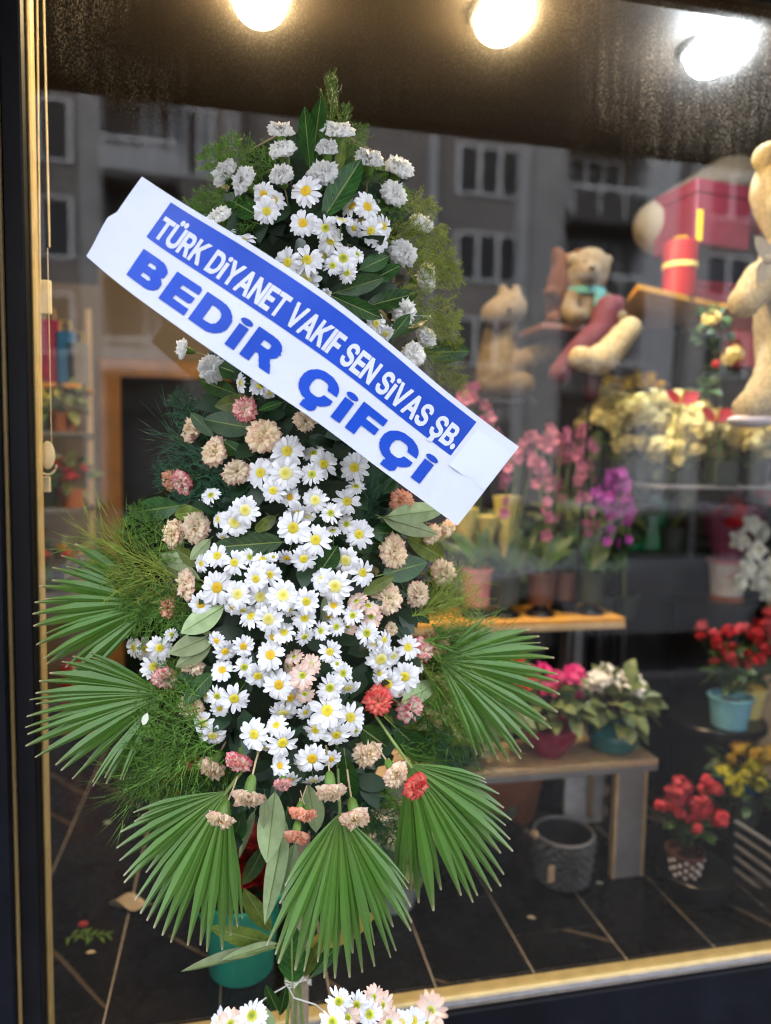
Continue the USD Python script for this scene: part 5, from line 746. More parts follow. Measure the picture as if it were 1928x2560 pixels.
czone(440, 180, K, [(1090, 570, 140, 'white', 0, 1.5), (1090, 770, 140, 'white', -.4, 1.3, .004), (470, 1020, 150, 'white', -1.0, .7), (680, 1100, 150, 'white', -.9, .7, .006), (1090, 1030, 125, 'white', -.1, .6), (430, 1470, 130, 'white', -.7, 1.0)])
czone(760, 180, K, [(360, 570, 145, 'white', 0, 1.5), (240, 750, 125, 'white', 0, 1.2, .006), (200, 1010, 160, 'white', 0, .7, .004), (690, 860, 148, 'white', .2, 1.2), (1000, 950, 150, 'white', .5, 1.2), (960, 1240, 150, 'white', .8, .3), (1240, 1560, 130, 'white', .9, .7)])
czone(760, 520, K, [(1050, 440, 150, 'white', .3, .3), (1310, 720, 148, 'white', 1.6, .0), (1040, 1090, 125, 'white', 0, -.3, -.015), (1300, 1340, 122, 'white', 1.0, .2), (1150, 1510, 130, 'white', .2, .1, .004)])
czone(380, 840, K, [(290, 130, 100, 'white', -1.5, .2), (600, 330, 138, 'white', -.1, 0), (390, 950, 150, 'cream', -1.3, .7), (960, 760, 130, 'pink', -.1, -.1), (1160, 1030, 165, 'cream', 0, .1), (620, 1200, 150, 'cream', -.7, .1), (880, 1410, 152, 'cream', 0, .1), (160, 1500, 120, 'salmon', -1.0, -.1), (290, 1540, 130, 'pink', -.9, -.6, .006), (1600, 890, 120, 'cream', .3, -.4)])
czone(380, 1200, K, [(190, 560, 155, 'cream', -1.1, .1), (440, 490, 145, 'cream', -.2, .2, .004), (330, 1090, 150, 'cream', -1.4, .3), (140, 1320, 135, 'salmon', -1.2, .1)])
czone(880, 1080, K, [(540, 720, 140, 'salmon', .6, .1), (1015, 1010, 95, 'cream', 1.0, -.3), (850, 1080, 110, 'cream', .7, -.3), (450, 1240, 152, 'cream', .4, .1), (980, 1470, 150, 'cream', 1.1, .1)])
czone(840, 1400, K, [(530, 400, 158, 'cream', .1, .2), (880, 360, 145, 'cream', 1.0, 0), (1060, 880, 150, 'salmon', .4, .1), (905, 950, 130, 'pink', .4, -.1, -.01), (585, 720, 75, 'cream', .5, .1, -.01), (440, 1480, 150, 'red', .1, -.1), (790, 1560, 142, 'pink', .5, 0)])
czone(860, 1700, K, [(940, 470, 142, 'cream', .9, .1), (560, 1010, 145, 'cream', .7, -.7), (780, 1130, 145, 'red', 1.0, -.6), (250, 790, 152, 'cream', .2, -.3)])
czone(300, 1560, K, [(480, 590, 122, 'pink', .3, -.6), (740, 460, 122, 'cream', -.2, -.6, -.01), (720, 890, 158, 'cream', -.4, -.2), (680, 1420, 132, 'red', -.3, -.2), (940, 1540, 150, 'cream', -.6, -1.3), (1220, 1470, 150, 'pink', -.4, -1.1)])
czone(560, 1660, K, [(245, 1430, 165, 'cream', -.2, -1.6), (1115, 1370, 152, 'cream', .2, -1.5), (610, 1280, 95, 'pink', 0, -.9, -.012)])
czone(280, 1880, 3.786, [(1015, 660, 124, 'cream', -.6, -1.5)])
czone(660, 1960, K, [(345, 330, 95, 'salmon', -.3, -1.0), (470, 350, 90, 'salmon', .6, -1.0, -.006), (330, 580, 122, 'salmon', -.1, -1.3), (960, 400, 158, 'cream', .4, -1.4)])
CT = {'white': 'white carnation', 'cream': 'cream carnation edged pink', 'pink': 'pink striped carnation', 'salmon': 'salmon orange carnation', 'red': 'coral red carnation'}
def cplace(px, py):
    s = 'left' if px < 700 else 'right'
    if py < 420: return 'at the top beside the tall leaves' if px > 690 else 'at the top left above the banner'
    if py < 640: return f'on the {s} side above the banner'
    if py < 980: return f'beside the {"lower" if px < 700 else "upper"} edge of the banner on the {s}'
    if py < 1260: return f'under the banner on the {s} side'
    if py < 1420: return f'beside the pale leaves on the {s} side'
    if py < 1600: return f'level with the upper {s} palm fan'
    if py < 1800: return f'on the {s} flank of the daisies'
    if py < 1960: return f'hanging below the daisies on the {s}'
    return f'above the bottom palm fans, {s} half'
items = []
for i, (px, py, r, kd, dx, dy, lift) in enumerate(C):
    ax_ = nrm(BACK * .95 + dx * RIGHT + dy * UP); Y = surf(px, py) - .03 - lift; Y = min(Y, 1.315 - lift) if py > 1930 else Y; p = P(px, py, Y); R_ = r / FPX * axial(p) * 1.17; o = p - ax_ * R_ * .45
    cp = copy(CARN[(kd, i % 3)], 'carnation', frame(o, ax_, UP, R_ * np.array([rng.uniform(.9, 1.18), rng.uniform(.86, 1.08), .95]), rng.uniform(0, 6.28))); items.append((cp, CT[kd], cplace(px, py), px, py, 'flower'))
label_all(items, 'carnations in the flower arrangement')
# leaves: base px, tip px, width px, face (F front, B back, O olive, Y yellowing), depth offsets at base and tip
LV = [(781, 410, 799, 234, 55, 'F'), (775, 420, 760, 262, 40, 'F'), (646, 540, 556, 486, 55, 'F', .0, .03), (808, 545, 904, 398, 66, 'F', -.01, -.02), (845, 432, 858, 352, 25, 'O'), (899, 674, 974, 640, 42, 'F'), (928, 702, 1007, 657, 40, 'F'), (839, 731, 963, 693, 46, 'F', 0, -.02), (914, 766, 1053, 728, 48, 'F', 0, -.01), (832, 741, 957, 796, 42, 'F', 0, -.03), (976, 842, 1083, 776, 34, 'F'), (976, 845, 1026, 784, 32, 'F', 0, -.02), (1055, 882, 1180, 876, 54, 'F', 0, .02),
      (600, 935, 546, 915, 46, 'F'), (592, 985, 482, 946, 44, 'F', 0, .03), (634, 998, 536, 1016, 40, 'O'), (636, 1072, 505, 1046, 64, 'F', -.01, -.02), (534, 1092, 475, 1032, 32, 'F', 0, -.03), (704, 1006, 644, 1025, 22, 'F'), (618, 1145, 558, 1102, 32, 'F'), (448, 1264, 324, 1282, 58, 'F', 0, .04), (506, 1277, 433, 1287, 36, 'O'), (706, 1355, 518, 1368, 60, 'F', 0, -.01), (526, 1348, 475, 1400, 32, 'B'), (497, 1412, 440, 1374, 40, 'O'), (502, 1448, 394, 1405, 55, 'B', 0, -.02), (465, 1398, 405, 1386, 26, 'B'),
      (560, 1516, 452, 1583, 56, 'B', 0, -.03), (538, 1586, 424, 1634, 52, 'B', 0, -.03), (528, 1615, 440, 1667, 40, 'B', 0, -.02), (530, 1684, 454, 1763, 44, 'F', 0, -.03), (966, 1292, 1118, 1272, 52, 'B', -.04, -.07), (957, 1294, 1088, 1336, 47, 'B', -.03, -.04), (925, 1330, 1005, 1335, 52, 'F', 0, .02), (958, 1436, 1077, 1404, 62, 'F', 0, -.01), (1020, 1346, 1112, 1396, 50, 'O', .02, .02), (905, 1487, 989, 1438, 30, 'O', -.01, -.02), (1000, 1506, 1137, 1489, 58, 'F', .02, .03), (1040, 1648, 1120, 1702, 64, 'F', -.01, 0), (1003, 1756, 1098, 1706, 48, 'B', 0, -.02), (961, 1782, 1073, 1812, 48, 'O', .01, .02),
      (980, 1812, 1085, 1908, 62, 'F', .01, .02), (1005, 1838, 1147, 1866, 48, 'F', .02, .04), (900, 1818, 969, 1868, 58, 'F'), (862, 1890, 880, 2008, 52, 'F', 0, .01), (610, 2028, 570, 2130, 48, 'F', -.01, -.02), (636, 2028, 600, 2130, 20, 'B'), (688, 1980, 667, 2158, 64, 'B', -.01, -.04), (714, 2050, 665, 2302, 48, 'B', 0, -.03), (662, 1985, 659, 2072, 22, 'B', -.02, -.03), (664, 2110, 606, 2232, 42, 'F', .03, .03), (773, 1962, 790, 2082, 55, 'B', 0, .0), (737, 2105, 708, 2262, 36, 'B', .02, .02), (782, 2200, 776, 2290, 30, 'B', .03, .03),
      (686, 2360, 522, 2325, 44, 'O', 0, -.02), (690, 2364, 452, 2430, 34, 'B', -.01, -.05), (692, 2358, 552, 2396, 30, 'B', -.01, -.03), (676, 2330, 609, 2224, 52, 'O', .01, .02), (731, 2455, 726, 2312, 74, 'F', -.02, -.02), (769, 2368, 942, 2284, 54, 'Y', .0, .03), (761, 2442, 808, 2345, 26, 'O'), (777, 2444, 860, 2345, 32, 'F', .02, .03), (694, 2526, 664, 2470, 30, 'F', -.02, -.03), (700, 2540, 716, 2465, 26, 'F'), (668, 2600, 660, 2510, 50, 'B', -.01, 0),
      (560, 1330, 520, 1250, 40, 'F', .04, .05), (930, 1230, 1000, 1180, 50, 'F', .05, .05), (690, 1290, 640, 1330, 30, 'O', .03, .03), (800, 1430, 845, 1365, 52, 'F', .0, -.01), (715, 1530, 765, 1480, 30, 'O', .02, .02), (640, 1330, 668, 1300, 24, 'O'), (810, 1560, 812, 1490, 20, 'B'), (840, 1800, 905, 1760, 70, 'F', .04, .05), (560, 1780, 620, 1700, 60, 'F', .05, .05), (870, 1350, 960, 1360, 56, 'F', .05, .04)]
LT = {'F': 'dark glossy laurel leaf', 'B': 'pale backed laurel leaf', 'O': 'olive green laurel leaf', 'Y': 'long yellowing leaf'}
def lplace(px, py):
    s = 'left' if px < 720 else 'right'
    if py < 560: return 'at the top of the arrangement'
    if py < 700: return f'on the {s} above the banner'
    if py < 900: return 'along the banner\'s upper right edge' if px > 800 else 'above the banner'
    if py < 1120: return f'under the banner at the {s}'
    if py < 1400: return f'low under the banner, {s} side'
    if py < 1560: return f'at the {s} shoulder of the daisy cascade'
    if py < 1830: return f'at the {s} flank of the daisy cascade'
    if py < 2150: return f'hanging under the cascade at the {s}'
    return f'on the lower stem, {s} of the post' if px < 720 else 'on the lower stem beside the post'
items = []; lm = {(a, b): c for a, b, c in LEAF}
for i, L in enumerate(LV):
    bx, by, tx, ty, w, fc_ = L[:6]; ob, ot = (L[6], L[7]) if len(L) > 6 else (0, 0)
    sf = (lambda x_, y_: 1.49) if min(by, ty) > 2200 else surf
    b = P(bx, by, sf(bx, by) - .012 + ob); t = P(tx, ty, sf(tx, ty) - .02 + ot - .01); a = t - b; Ln = np.linalg.norm(a); a /= Ln
    n = BACK - (BACK @ a) * a; n = nrm(n + rng.normal(0, .16, 3)); n = nrm(n - (n @ a) * a)
    if fc_ == 'B': n = -n
    x = np.cross(a, n); M = np.eye(4); wd = w / FPX * axial(b) * 1.08
    M[:3, 0], M[:3, 1], M[:3, 2], M[:3, 3] = x * wd, a * Ln, n * Ln * .8, b
    mt = {'F': 'laurel_leaf', 'B': 'laurel_leaf', 'O': 'olive_leaf', 'Y': 'yellowing_leaf'}[fc_]
    items.append((copy(lm[(mt, i % 4)], 'laurel_leaf', M), LT[fc_], lplace((bx + tx) / 2, (by + ty) / 2), (bx + tx) / 2, (by + ty) / 2, 'leaf'))
label_all(items, 'laurel leaves in the flower arrangement')
# palm fans
def palm(label, hub, Yh, tips, Yt, wmax=.026, sag=.02, split=.66, stem_to=None):
    h = P(hub[0], hub[1], Yh); T = [P(x, y, Yt + (.012 * ((k * 7) % 5 - 2) / 2) + (e[0] if e else 0)) for k, (x, y, *e) in enumerate(tips)]
    an = [math.atan2(-(y - hub[1]), x - hub[0]) for x, y, *_ in tips]; base = an[0]
    an = [((a - base + math.pi) % (2 * math.pi)) - math.pi for a in an]; o = np.argsort(an); T = [T[k] for k in o]; an = [an[k] for k in o]
    TT, gaps = [], []
    for k in range(len(T)):
        TT.append(T[k])
        if k + 1 < len(T) and an[k + 1] - an[k] > .105 and an[k + 1] - an[k] < .6: TT.append((T[k] + T[k + 1]) / 2 * 1.0 + (h - (T[k] + T[k + 1]) / 2) * rng.uniform(.02, .16) + BACK * rng.normal(0, .01))
    th = thing('palm_leaf', label, 'palm leaf')
    dirs = [nrm(t - h) for t in TT]
    nn = nrm(sum(np.cross(dirs[k], dirs[k + 1]) for k in range(len(dirs) - 1))); nn = nn if nn @ BACK > 0 else -nn
    for k, t in enumerate(TT):
        d, L = dirs[k], np.linalg.norm(t - h); gp = [math.acos(np.clip(d @ dirs[q], -1, 1)) for q in (k - 1, k + 1) if 0 <= q < len(TT)]; gp = min(max(gp), .17)
        s = np.array([.02, .12, .25, .4, split, .68, .8, .92, 1.0]); sp = split + rng.uniform(-.08, .1)
        w = np.minimum(s * L * math.tan(gp / 2) * 1.06, wmax); w = np.where(s > sp, np.minimum(w, wmax) * (1 - .88 * ((s - sp) / (1 - sp)) ** .8), w); sd = nrm(np.cross(nn, d)); bow = rng.normal(0, .004)
        c = h + d[None] * (s * L)[:, None] + np.array([0, 0, -1.]) * (sag * s ** 2.5)[:, None] + sd * (bow * s ** 2)[:, None]; f = w * (.62 + .5 * np.clip((s - sp) / (1 - sp), 0, 1))
        q = np.array([-1, -.5, 0, .5, 1.]); fold = np.array([-.5, 0, .5, 0, -.5])
        G = c[:, None] + (w[:, None] * q[None])[..., None] * sd + (f[:, None] * fold[None])[..., None] * nn
        mb = MB(); mb.grid(G, np.stack([np.broadcast_to(q * .5 + .5, G.shape[:2]), np.broadcast_to(s[:, None], G.shape[:2])], -1)); part(th, 'leaflet', mb, 'palm_blade', smooth=False, uv=True)
    st_ = np.array(stem_to if stem_to is not None else h - nrm(sum(dirs)) * .12 - BACK * .05); g = MB(); g.tube([h + nrm(sum(dirs)) * .01, (h + st_) / 2, st_], [.0038, .003, .003], 6); part(th, 'stalk', g, 'stem')
    return th
def zt(ox, oy, s, L): return [(ox + a / s, oy + b / s) for a, b in L]
palm('palm fan on the left edge, upper of two, spreading over the jamb', (392, 1512), 1.52, zt(60, 1240, 3.333, [(430, 310), (590, 300), (660, 270), (780, 290), (310, 410), (220, 540), (120, 685), (85, 820), (70, 890), (75, 990), (95, 1135), (150, 1255), (185, 1320), (370, 1450), (425, 1480), (480, 1495)]), 1.53)
palm('palm fan on the left edge, lower of two, spreading over the jamb', (410, 1737), 1.50, zt(60, 1240, 3.333, [(540, 1225), (400, 1260), (320, 1290), (220, 1370), (130, 1435), (45, 1605), (20, 1730), (10, 1860), (30, 1920), (15, 2015), (100, 2120), (310, 2215), (420, 2300), (560, 2330), (700, 2330), (830, 2290)]), 1.50)
palm('palm fan at the bottom left above the green bucket', (568, 1978), 1.39, zt(280, 1880, 3.786, [(200, 480), (210, 575), (85, 685), (35, 790), (80, 950), (95, 1060), (115, 1145), (190, 1290), (240, 1420), (340, 1510), (385, 1570), (490, 1650), (590, 1720), (700, 1740), (830, 1740), (885, 1800), (1000, 1790), (1130, 1650), (1180, 1570), (1235, 1490)]), 1.37)
palm('palm fan hanging straight down in front of the post', (850, 2032), 1.36, zt(500, 1940, 2.603, [(545, 640), (440, 1045), (490, 1100), (540, 1165), (635, 1205), (690, 1210), (810, 1255), (890, 1255), (955, 1255), (1070, 1215), (1135, 1180), (1230, 1130), (1275, 1080), (1350, 965), (1385, 890), (1375, 790), (1360, 640)]), 1.33)
palm('broad palm fan at the lower right beside the table', (1023, 1911), 1.37, [(1215, 1922), (1248, 1965), (1262, 1995), (1278, 2030), (1280, 2072), (1284, 2105), (1268, 2158), (1255, 2193), (1232, 2205), (1180, 2236), (1150, 2218), (1085, 2255, .0), (1050, 2235, .02), (1006, 2242, .03), (985, 2200, .04)], 1.38)
palm('palm fan at the right flank under thin fern threads', (1100, 1652), 1.46, zt(1060, 1500, 4.9, [(760, 120), (830, 210), (1120, 240), (1300, 265), (1420, 350), (1530, 490), (1600, 590), (1310, 660), (1640, 830), (1650, 920), (1660, 1000), (1660, 1090), (1650, 1250), (1540, 1510), (1420, 1590), (1350, 1700), (1200, 1830), (1080, 1840), (920, 1840), (720, 1820), (640, 1800)]), 1.46)
# fern fronds: base, tip, colour, kind, width factor, depth offset
FR = [(812, 420, 830, 200, 'green', 'plume', .28), (840, 400, 865, 270, 'green', 'plume', .4), (850, 420, 905, 320, 'green', 'plume', .7), (700, 430, 560, 360, 'green', 'plume', .8), (690, 480, 500, 505, 'green', 'plume', .8), (640, 470, 515, 385, 'green', 'plume', .8), (650, 560, 470, 530, 'green', 'plume', .8), (760, 400, 700, 330, 'deep', 'plume', .9), (960, 500, 1085, 515, 'yellow', 'plume', .6), (950, 580, 1125, 650, 'yellow', 'plume', .8), (990, 640, 1145, 690, 'yellow', 'plume', .8), (990, 720, 1140, 800, 'yellow', 'plume', .8), (1040, 860, 1155, 960, 'yellow', 'plume', .7), (1050, 780, 1145, 860, 'yellow', 'plume', .8), (980, 560, 1110, 590, 'yellow', 'plume', .7), (880, 440, 960, 430, 'green', 'plume', .9), (900, 560, 1010, 480, 'green', 'plume', .8),
      (570, 1180, 420, 1090, 'deep', 'thread', .9), (560, 1200, 400, 1190, 'deep', 'plume', .8), (620, 1240, 450, 1250, 'deep', 'plume', .8), (520, 1100, 440, 990, 'deep', 'plume', .8), (930, 1280, 905, 1110, 'deep', 'thread', .7), (900, 1330, 945, 1190, 'deep', 'thread', .8), (880, 1200, 900, 1090, 'deep', 'plume', .8),
      (455, 1450, 220, 1340, 'yellow', 'thread', .7, -.02), (460, 1480, 255, 1440, 'yellow', 'plume', .7, -.03), (470, 1510, 285, 1500, 'green', 'plume', .7, -.03), (430, 1420, 280, 1320, 'green', 'thread', .7), (480, 1540, 320, 1560, 'green', 'plume', .8, -.03), (470, 1400, 330, 1290, 'green', 'plume', .9), (500, 1560, 400, 1480, 'green', 'plume', .9, -.02),
      (500, 1740, 360, 1730, 'green', 'plume', .9, -.05), (500, 1770, 330, 1820, 'green', 'plume', .9, -.05), (520, 1800, 340, 1900, 'green', 'plume', .9, -.05), (520, 1850, 310, 1990, 'green', 'thread', .7, -.04), (540, 1860, 380, 1990, 'green', 'plume', .8, -.04), (500, 1720, 400, 1660, 'green', 'plume', .8, -.03), (560, 1900, 470, 2030, 'green', 'thread', .8, -.03), (480, 1830, 300, 1940, 'green', 'plume', .8, -.04), (560, 1960, 400, 1970, 'deep', 'thread', .7),
      (1030, 1540, 1180, 1490, 'yellow', 'thread', .9, -.02), (1060, 1600, 1210, 1560, 'green', 'thread', 1.0, -.03), (1070, 1630, 1230, 1720, 'green', 'thread', 1.0, -.04), (1060, 1600, 1260, 1650, 'green', 'thread', .9, -.04), (1070, 1690, 1190, 1870, 'green', 'thread', .9, -.03), (1050, 1740, 1120, 1890, 'green', 'plume', .9, -.02), (1050, 1560, 1120, 1430, 'yellow', 'plume', .7), (1040, 1640, 1140, 1760, 'yellow', 'thread', .9, -.03), (1060, 1780, 1150, 1960, 'deep', 'thread', .8), (1050, 1520, 1160, 1430, 'yellow', 'thread', .8), (1080, 1560, 1180, 1640, 'green', 'thread', 1.1, -.04),
      (940, 1940, 1040, 2080, 'green', 'thread', .9), (910, 1960, 990, 2100, 'green', 'plume', .8), (890, 1960, 960, 2110, 'deep', 'thread', .9), (640, 1960, 560, 2060, 'deep', 'plume', .8), (610, 1900, 480, 1960, 'green', 'plume', .8), (1000, 1860, 1120, 1980, 'green', 'thread', .9)]
FT = {('green', 'plume'): 'fluffy fresh green fern frond', ('deep', 'plume'): 'fluffy dark blue green fern frond', ('yellow', 'plume'): 'fluffy yellow green fern frond', ('green', 'thread'): 'wiry fresh green fern sprig', ('deep', 'thread'): 'wiry dark blue green fern sprig', ('yellow', 'thread'): 'wiry yellow green fern sprig'}
def fplace(px, py):
    s = 'left' if px < 740 else 'right'
    if py < 600: return f'at the top {s} edge of the arrangement'
    if py < 1000: return f'on the {s} edge beside the banner'
    if py < 1300: return f'under the banner on the {s}'
    if py < 1620: return f'over the upper palm fan on the {s}'
    if py < 1880: return f'over the middle palm fan on the {s}'
    return f'above the bottom palm fans on the {s}'
items = []
for i, f in enumerate(FR):
    bx, by, tx, ty, c_, k_, w = f[:7]; o = f[7] if len(f) > 7 else 0; b = P(bx, by, surf(bx, by) + .005 + o); t = P(tx, ty, min(surf(tx, ty), 1.56) + .0 + o * .8); a = t - b; L = np.linalg.norm(a) * 1.06; a = nrm(a)
    n = nrm(BACK - (BACK @ a) * a); x = np.cross(a, n); M = np.eye(4); M[:3, 0], M[:3, 1], M[:3, 2], M[:3, 3] = x * L * w, a * L, n * L * .6, b
    items.append((copy(FERN[f'{c_}_{k_}_{"ab"[i % 2]}'], 'fern_frond', M), FT[(c_, k_)], fplace((bx + tx) / 2, (by + ty) / 2), (bx + tx) / 2, (by + ty) / 2, 'fern'))
label_all(items, 'fern fronds in the flower arrangement')
# dark filler foliage behind the blooms, the foam pads and the post
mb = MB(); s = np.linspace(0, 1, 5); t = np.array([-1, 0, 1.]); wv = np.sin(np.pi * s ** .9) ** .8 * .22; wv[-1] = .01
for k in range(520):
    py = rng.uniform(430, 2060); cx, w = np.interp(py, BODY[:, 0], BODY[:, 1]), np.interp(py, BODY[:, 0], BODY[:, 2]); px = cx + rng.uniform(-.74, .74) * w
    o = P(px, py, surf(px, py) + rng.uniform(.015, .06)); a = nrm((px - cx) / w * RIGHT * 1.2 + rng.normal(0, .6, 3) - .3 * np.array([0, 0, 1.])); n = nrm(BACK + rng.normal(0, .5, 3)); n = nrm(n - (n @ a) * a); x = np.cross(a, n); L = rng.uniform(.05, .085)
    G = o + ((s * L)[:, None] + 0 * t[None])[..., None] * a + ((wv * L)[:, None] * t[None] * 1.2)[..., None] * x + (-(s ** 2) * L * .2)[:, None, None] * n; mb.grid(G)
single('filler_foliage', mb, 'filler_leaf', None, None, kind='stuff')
fs = thing('flower_stand', 'tall flower stand with foam pads on a raw wooden post', 'flower stand')
for nm, p0, p1 in (('foam_pad', 330, 985), ('foam_pad', 990, 2040)):
    mb = MB(); ys = np.linspace(p0, p1, 14); sec = []
    for q, py in enumerate(ys):
        cx, w = np.interp(py, BODY[:, 0], BODY[:, 1]), np.interp(py, BODY[:, 0], BODY[:, 2]) * .78 * (.55 if q in (0, 13) else 1); row = []
        for a in np.linspace(0, 2 * np.pi, 18, endpoint=False):
            px = cx + w * math.cos(a); yy_ = 1.60 - .035 * max(0, math.sin(a)) * 2 - (.0 if math.sin(a) > 0 else -.03); yy_ = min(yy_, 1.63) + (.0 if math.sin(a) <= 0 else max(0, .02)); row.append(P(px, py, max(yy_, surf(px, py) + .05) if math.sin(a) > 0 else 1.64))
        sec.append(row)
    mb.grid(np.array(sec), close=True)
    for q in (0, -1): mb.add(np.vstack([sec[q], np.mean(sec[q], 0)]), [[i, (i + 1) % 18, 18] for i in range(18)])
    part(fs, nm, mb, 'foam')
pa, pb = P(752, 1990, 1.65), P(752, 2560, 1.65); g = MB(); pc = (pa + pb) / 2; g.bbox((pc[0] - .021, 1.645, ZP), (pc[0] + .021, 1.672, 1.9), .002); part(fs, 'post', g, 'raw_wood')
for sx in (-1, 1):
    g = MB(); g.tube([(pc[0] + sx * .008, 1.69, .9), (pc[0] + sx * .012, 1.72, ZP)], .007, 4); part(fs, 'leg', g, 'raw_wood')
g = MB(); g.tube([P(716, 2455, 1.53), P(725, 2360, 1.52), P(742, 2200, 1.53)], [.006, .005, .004], 6); part(fs, 'bundled_stems', g, 'stem')
for k, (xa_, xb_) in enumerate(((730, 712), (742, 735), (748, 760))): g = MB(); g.tube([P(xa_, 2450, 1.525), P((xa_ + xb_) / 2, 2520, 1.52), P(xb_, 2620, 1.53)], .004, 5); part(fs, 'bundled_stems', g, 'stem')
g = MB()
for q in range(3): g.tube([P(715 + 2 * q, 2452 + 8 * q, 1.50), P(735, 2460 + 5 * q, 1.49), P(758, 2452 - 4 * q, 1.50), P(778, 2450 + 6 * q, 1.62), P(758, 2458, 1.675), P(718, 2456, 1.60), P(714, 2452 + 8 * q, 1.50)], .0016, 5)
g.tube([P(722, 2462, 1.495), P(680, 2485, 1.46), P(640, 2512, 1.42), P(600, 2534, 1.38)], .0016, 5); g.tube([P(722, 2470, 1.49), P(735, 2495, 1.47), P(790, 2512, 1.45), P(812, 2530, 1.42)], .0016, 5)
single('cord', g, 'cord', 'pale cord tied round the post and stems', 'cord')
fb = thing('low_bunch_foam', 'dark foam holding the low bunch at the post\'s foot', 'floral foam'); g = MB(); c = P(760, 2700, 1.36); g.bbox(c - [.22, .1, .12], c + [.2, .08, .05], .03); part(fb, 'pad', g, 'foam'); g = MB(); g.tube([c - [0, 0, .1], c * [1, 1, 0] + [0, 0, ZP]], .02, 8); part(fb, 'support', g, 'raw_wood')

p = P(358, 1812, 1.30); g = MB(); leaf_into(g, p, nrm(RIGHT * .35 + UP), .022, .012, BACK, .05); single('loose_petal', g, 'white_petal', 'single loose white petal caught in the fern at the left', 'petal')
# ------------------------------------------------------------------ the banner
TOPX = np.array([(355, 441), (440, 497), (640, 618), (840, 752), (964, 850), (1127, 987), (1298, 1117)], float); BOTX = np.array([(215.6, 640), (296, 708), (440, 814), (610, 932), (780, 1046), (960, 1180), (1144, 1314)], float)
from scipy.interpolate import PchipInterpolator as PCH
def arcu(Q): d = np.concatenate([[0], np.cumsum(np.linalg.norm(np.diff(Q, axis=0), axis=1))]); return d / d[-1]
TU, BU = arcu(TOPX), arcu(BOTX); tx_, ty_, bx_, by_ = PCH(TU, TOPX[:, 0]), PCH(TU, TOPX[:, 1]), PCH(BU, BOTX[:, 0]), PCH(BU, BOTX[:, 1])
def bpix(u, v):
    e = np.clip(1 - u / .12, 0, 1); a = np.stack([tx_(u), ty_(u)], -1); b = np.stack([bx_(u), by_(u)], -1); p = a + (b - a) * v[..., None]
    p[..., 0] -= 14 * e * np.sin(np.pi * np.clip(v, 0, 1)) ** 2 * np.where(v > .5, .8, -.15); p[..., 1] -= 4 * e * np.sin(np.pi * np.clip(v, 0, 1)); return p
def bsurf(u, v, lift=0.0):
    u, v = np.asarray(u, float), np.asarray(v, float); p = bpix(u, v); Yv = 1.245 + .13 * (u - .52) ** 2 + .035 * np.clip(.14 - u, 0, 1) / .14 * np.abs(v - .45) + .007 * np.sin(5.2 * u + 1.1) * np.cos(2.6 * v) + .003 * np.sin(11 * u) + .0012 * np.sin(23 * u + 4 * v) + .0035 * np.exp(-((v - .52 - .9 * (u - .05)) / .03) ** 2) * np.exp(-(u / .09) ** 2) + .003 * np.exp(-((v - .60 + 1.1 * (u - .93)) / .035) ** 2) * np.exp(-((u - .95) / .07) ** 2) + .0025 * np.exp(-((u - .885 - .03 * v) / .006) ** 2) * np.clip(v, 0, 1) - lift
    d = np.stack([(p[..., 0] - 964) / FPX, (p[..., 1] - 1280) / FPX, np.ones_like(u)], -1) @ RC.T; return EYE + d * (Yv / d[..., 1])[..., None]
bn = thing('banner', 'white paper banner with blue strip and blue lettering across the flowers', 'banner')
def sheet(u0, u1, v0, v1, n, m_, lift, th=0.0):
    U, V_ = np.meshgrid(np.linspace(u0, u1, n), np.linspace(v0, v1, m_), indexing='ij'); g = MB(); g.grid(bsurf(U, V_, lift)); return g
g = sheet(0, 1, 0, 1, 90, 16, 0); part(bn, 'sheet', g, 'banner_white')
u0, u1, v0, v1 = .083, .895, .055, .475
g = sheet(u0, u1, v0, v1, 80, 10, .0007); part(bn, 'blue_strip', g, 'banner_blue')
g = sheet(.905, .999, .10, .56, 10, 8, .0009); part(bn, 'white_patch', g, 'banner_patch', label='bright white paper patch at the right end')
LENU, LENV = 1165., 247.
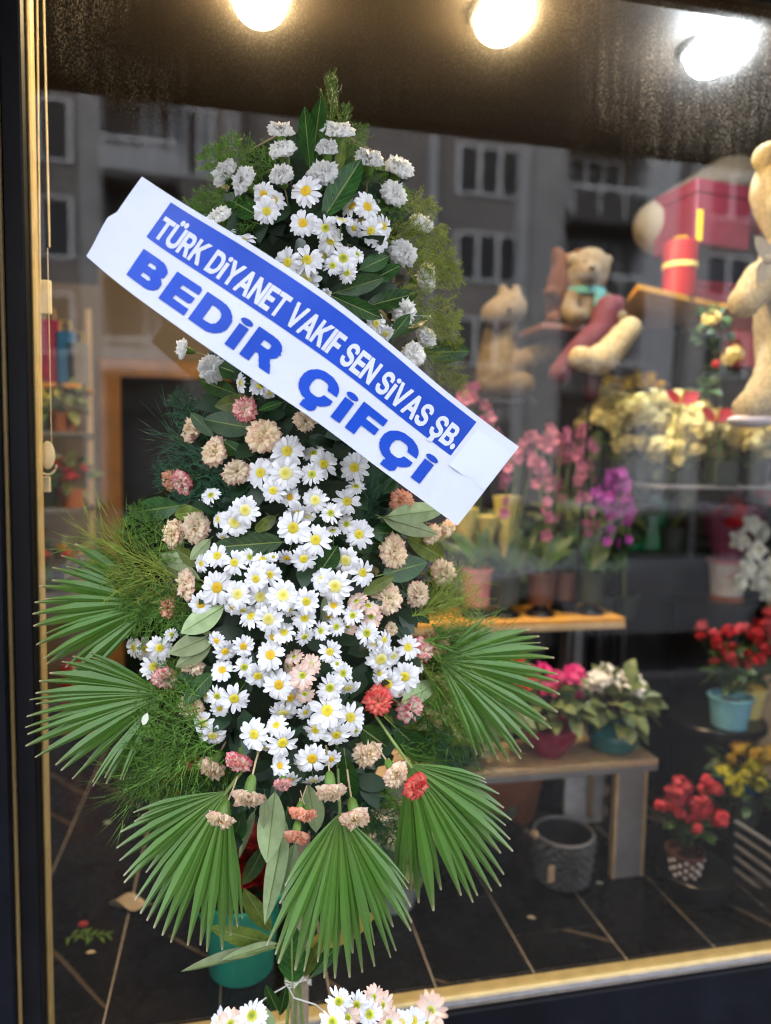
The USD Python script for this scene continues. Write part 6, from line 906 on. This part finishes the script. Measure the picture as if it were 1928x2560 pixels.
def glyph(ch, fat):
    low = ch == 'İ'; m_ = text_mesh(ch, 1.0, .1); z = m_.vertices[:, 2]; fz = m_.face_normals[:, 2] > .9; poly = unary_union([Polygon(m_.vertices[f][:, :2]) for f in m_.faces[fz]]).buffer(0)
    poly = poly.buffer(fat, join_style=2, mitre_limit=3) if fat > 0 else poly; return poly
def line(txt, ua, ub, vtop, vbase, fat, mt, lift, gap, space):
    cap = vbase - vtop; gl, x = [], 0.0
    for ch in txt:
        if ch == ' ': x += space; continue
        if ch == '.':
            pl = Polygon([(0.16 + .15 * math.cos(a), .13 + .15 * math.sin(a)) for a in np.linspace(0, 6.28, 16)])
        elif ch in 'Iİ':                                # plain stem, with a round dot for the dotted letter
            wd = .2 + fat; pl = Polygon([(0, -fat), (wd, -fat), (wd, (1.0 if ch == 'I' else .72) + fat), (0, (1.0 if ch == 'I' else .72) + fat)])
            if ch == 'İ': pl = unary_union([pl, Polygon([(wd / 2 + (.62 * wd) * math.cos(a), .97 + .115 * math.sin(a)) for a in np.linspace(0, 6.28, 24)])])
        else: pl = glyph(ch, fat)
        b = pl.bounds
        gl.append((pl, x - b[0])); x += (b[2] - b[0]) + gap
    W = x - gap; k = (ub - ua) / W
    for pl, xo in gl:
        mb = MB()
        for pg in getattr(pl, 'geoms', [pl]):
            pg = pg.simplify(.006); V2, F2 = trimesh.creation.triangulate_polygon(pg, engine='earcut') if pg.area > 1e-5 else (np.zeros((0, 2)), np.zeros((0, 3), int))
            if not len(V2): continue
            V3, F3 = trimesh.remesh.subdivide_to_size(np.column_stack([V2, V2[:, 0] * 0]), F2, .22)
            mb.add(bsurf(ua + (V3[:, 0] + xo) * k, vbase - V3[:, 1] * cap, lift), F3)
        part(bn, 'letter', mb, mt, smooth=True)
line('TÜRK DİYANET VAKIF SEN SİVAS ŞB.', u0 + .008, u1 - .004, v0 + .155, v1 - .055, .055, 'banner_white', .0014, .035, .34)
line('BEDİR ÇİFÇİ', .095, .882, .60, .862, .085, 'banner_blue', .0012, .13, .55)
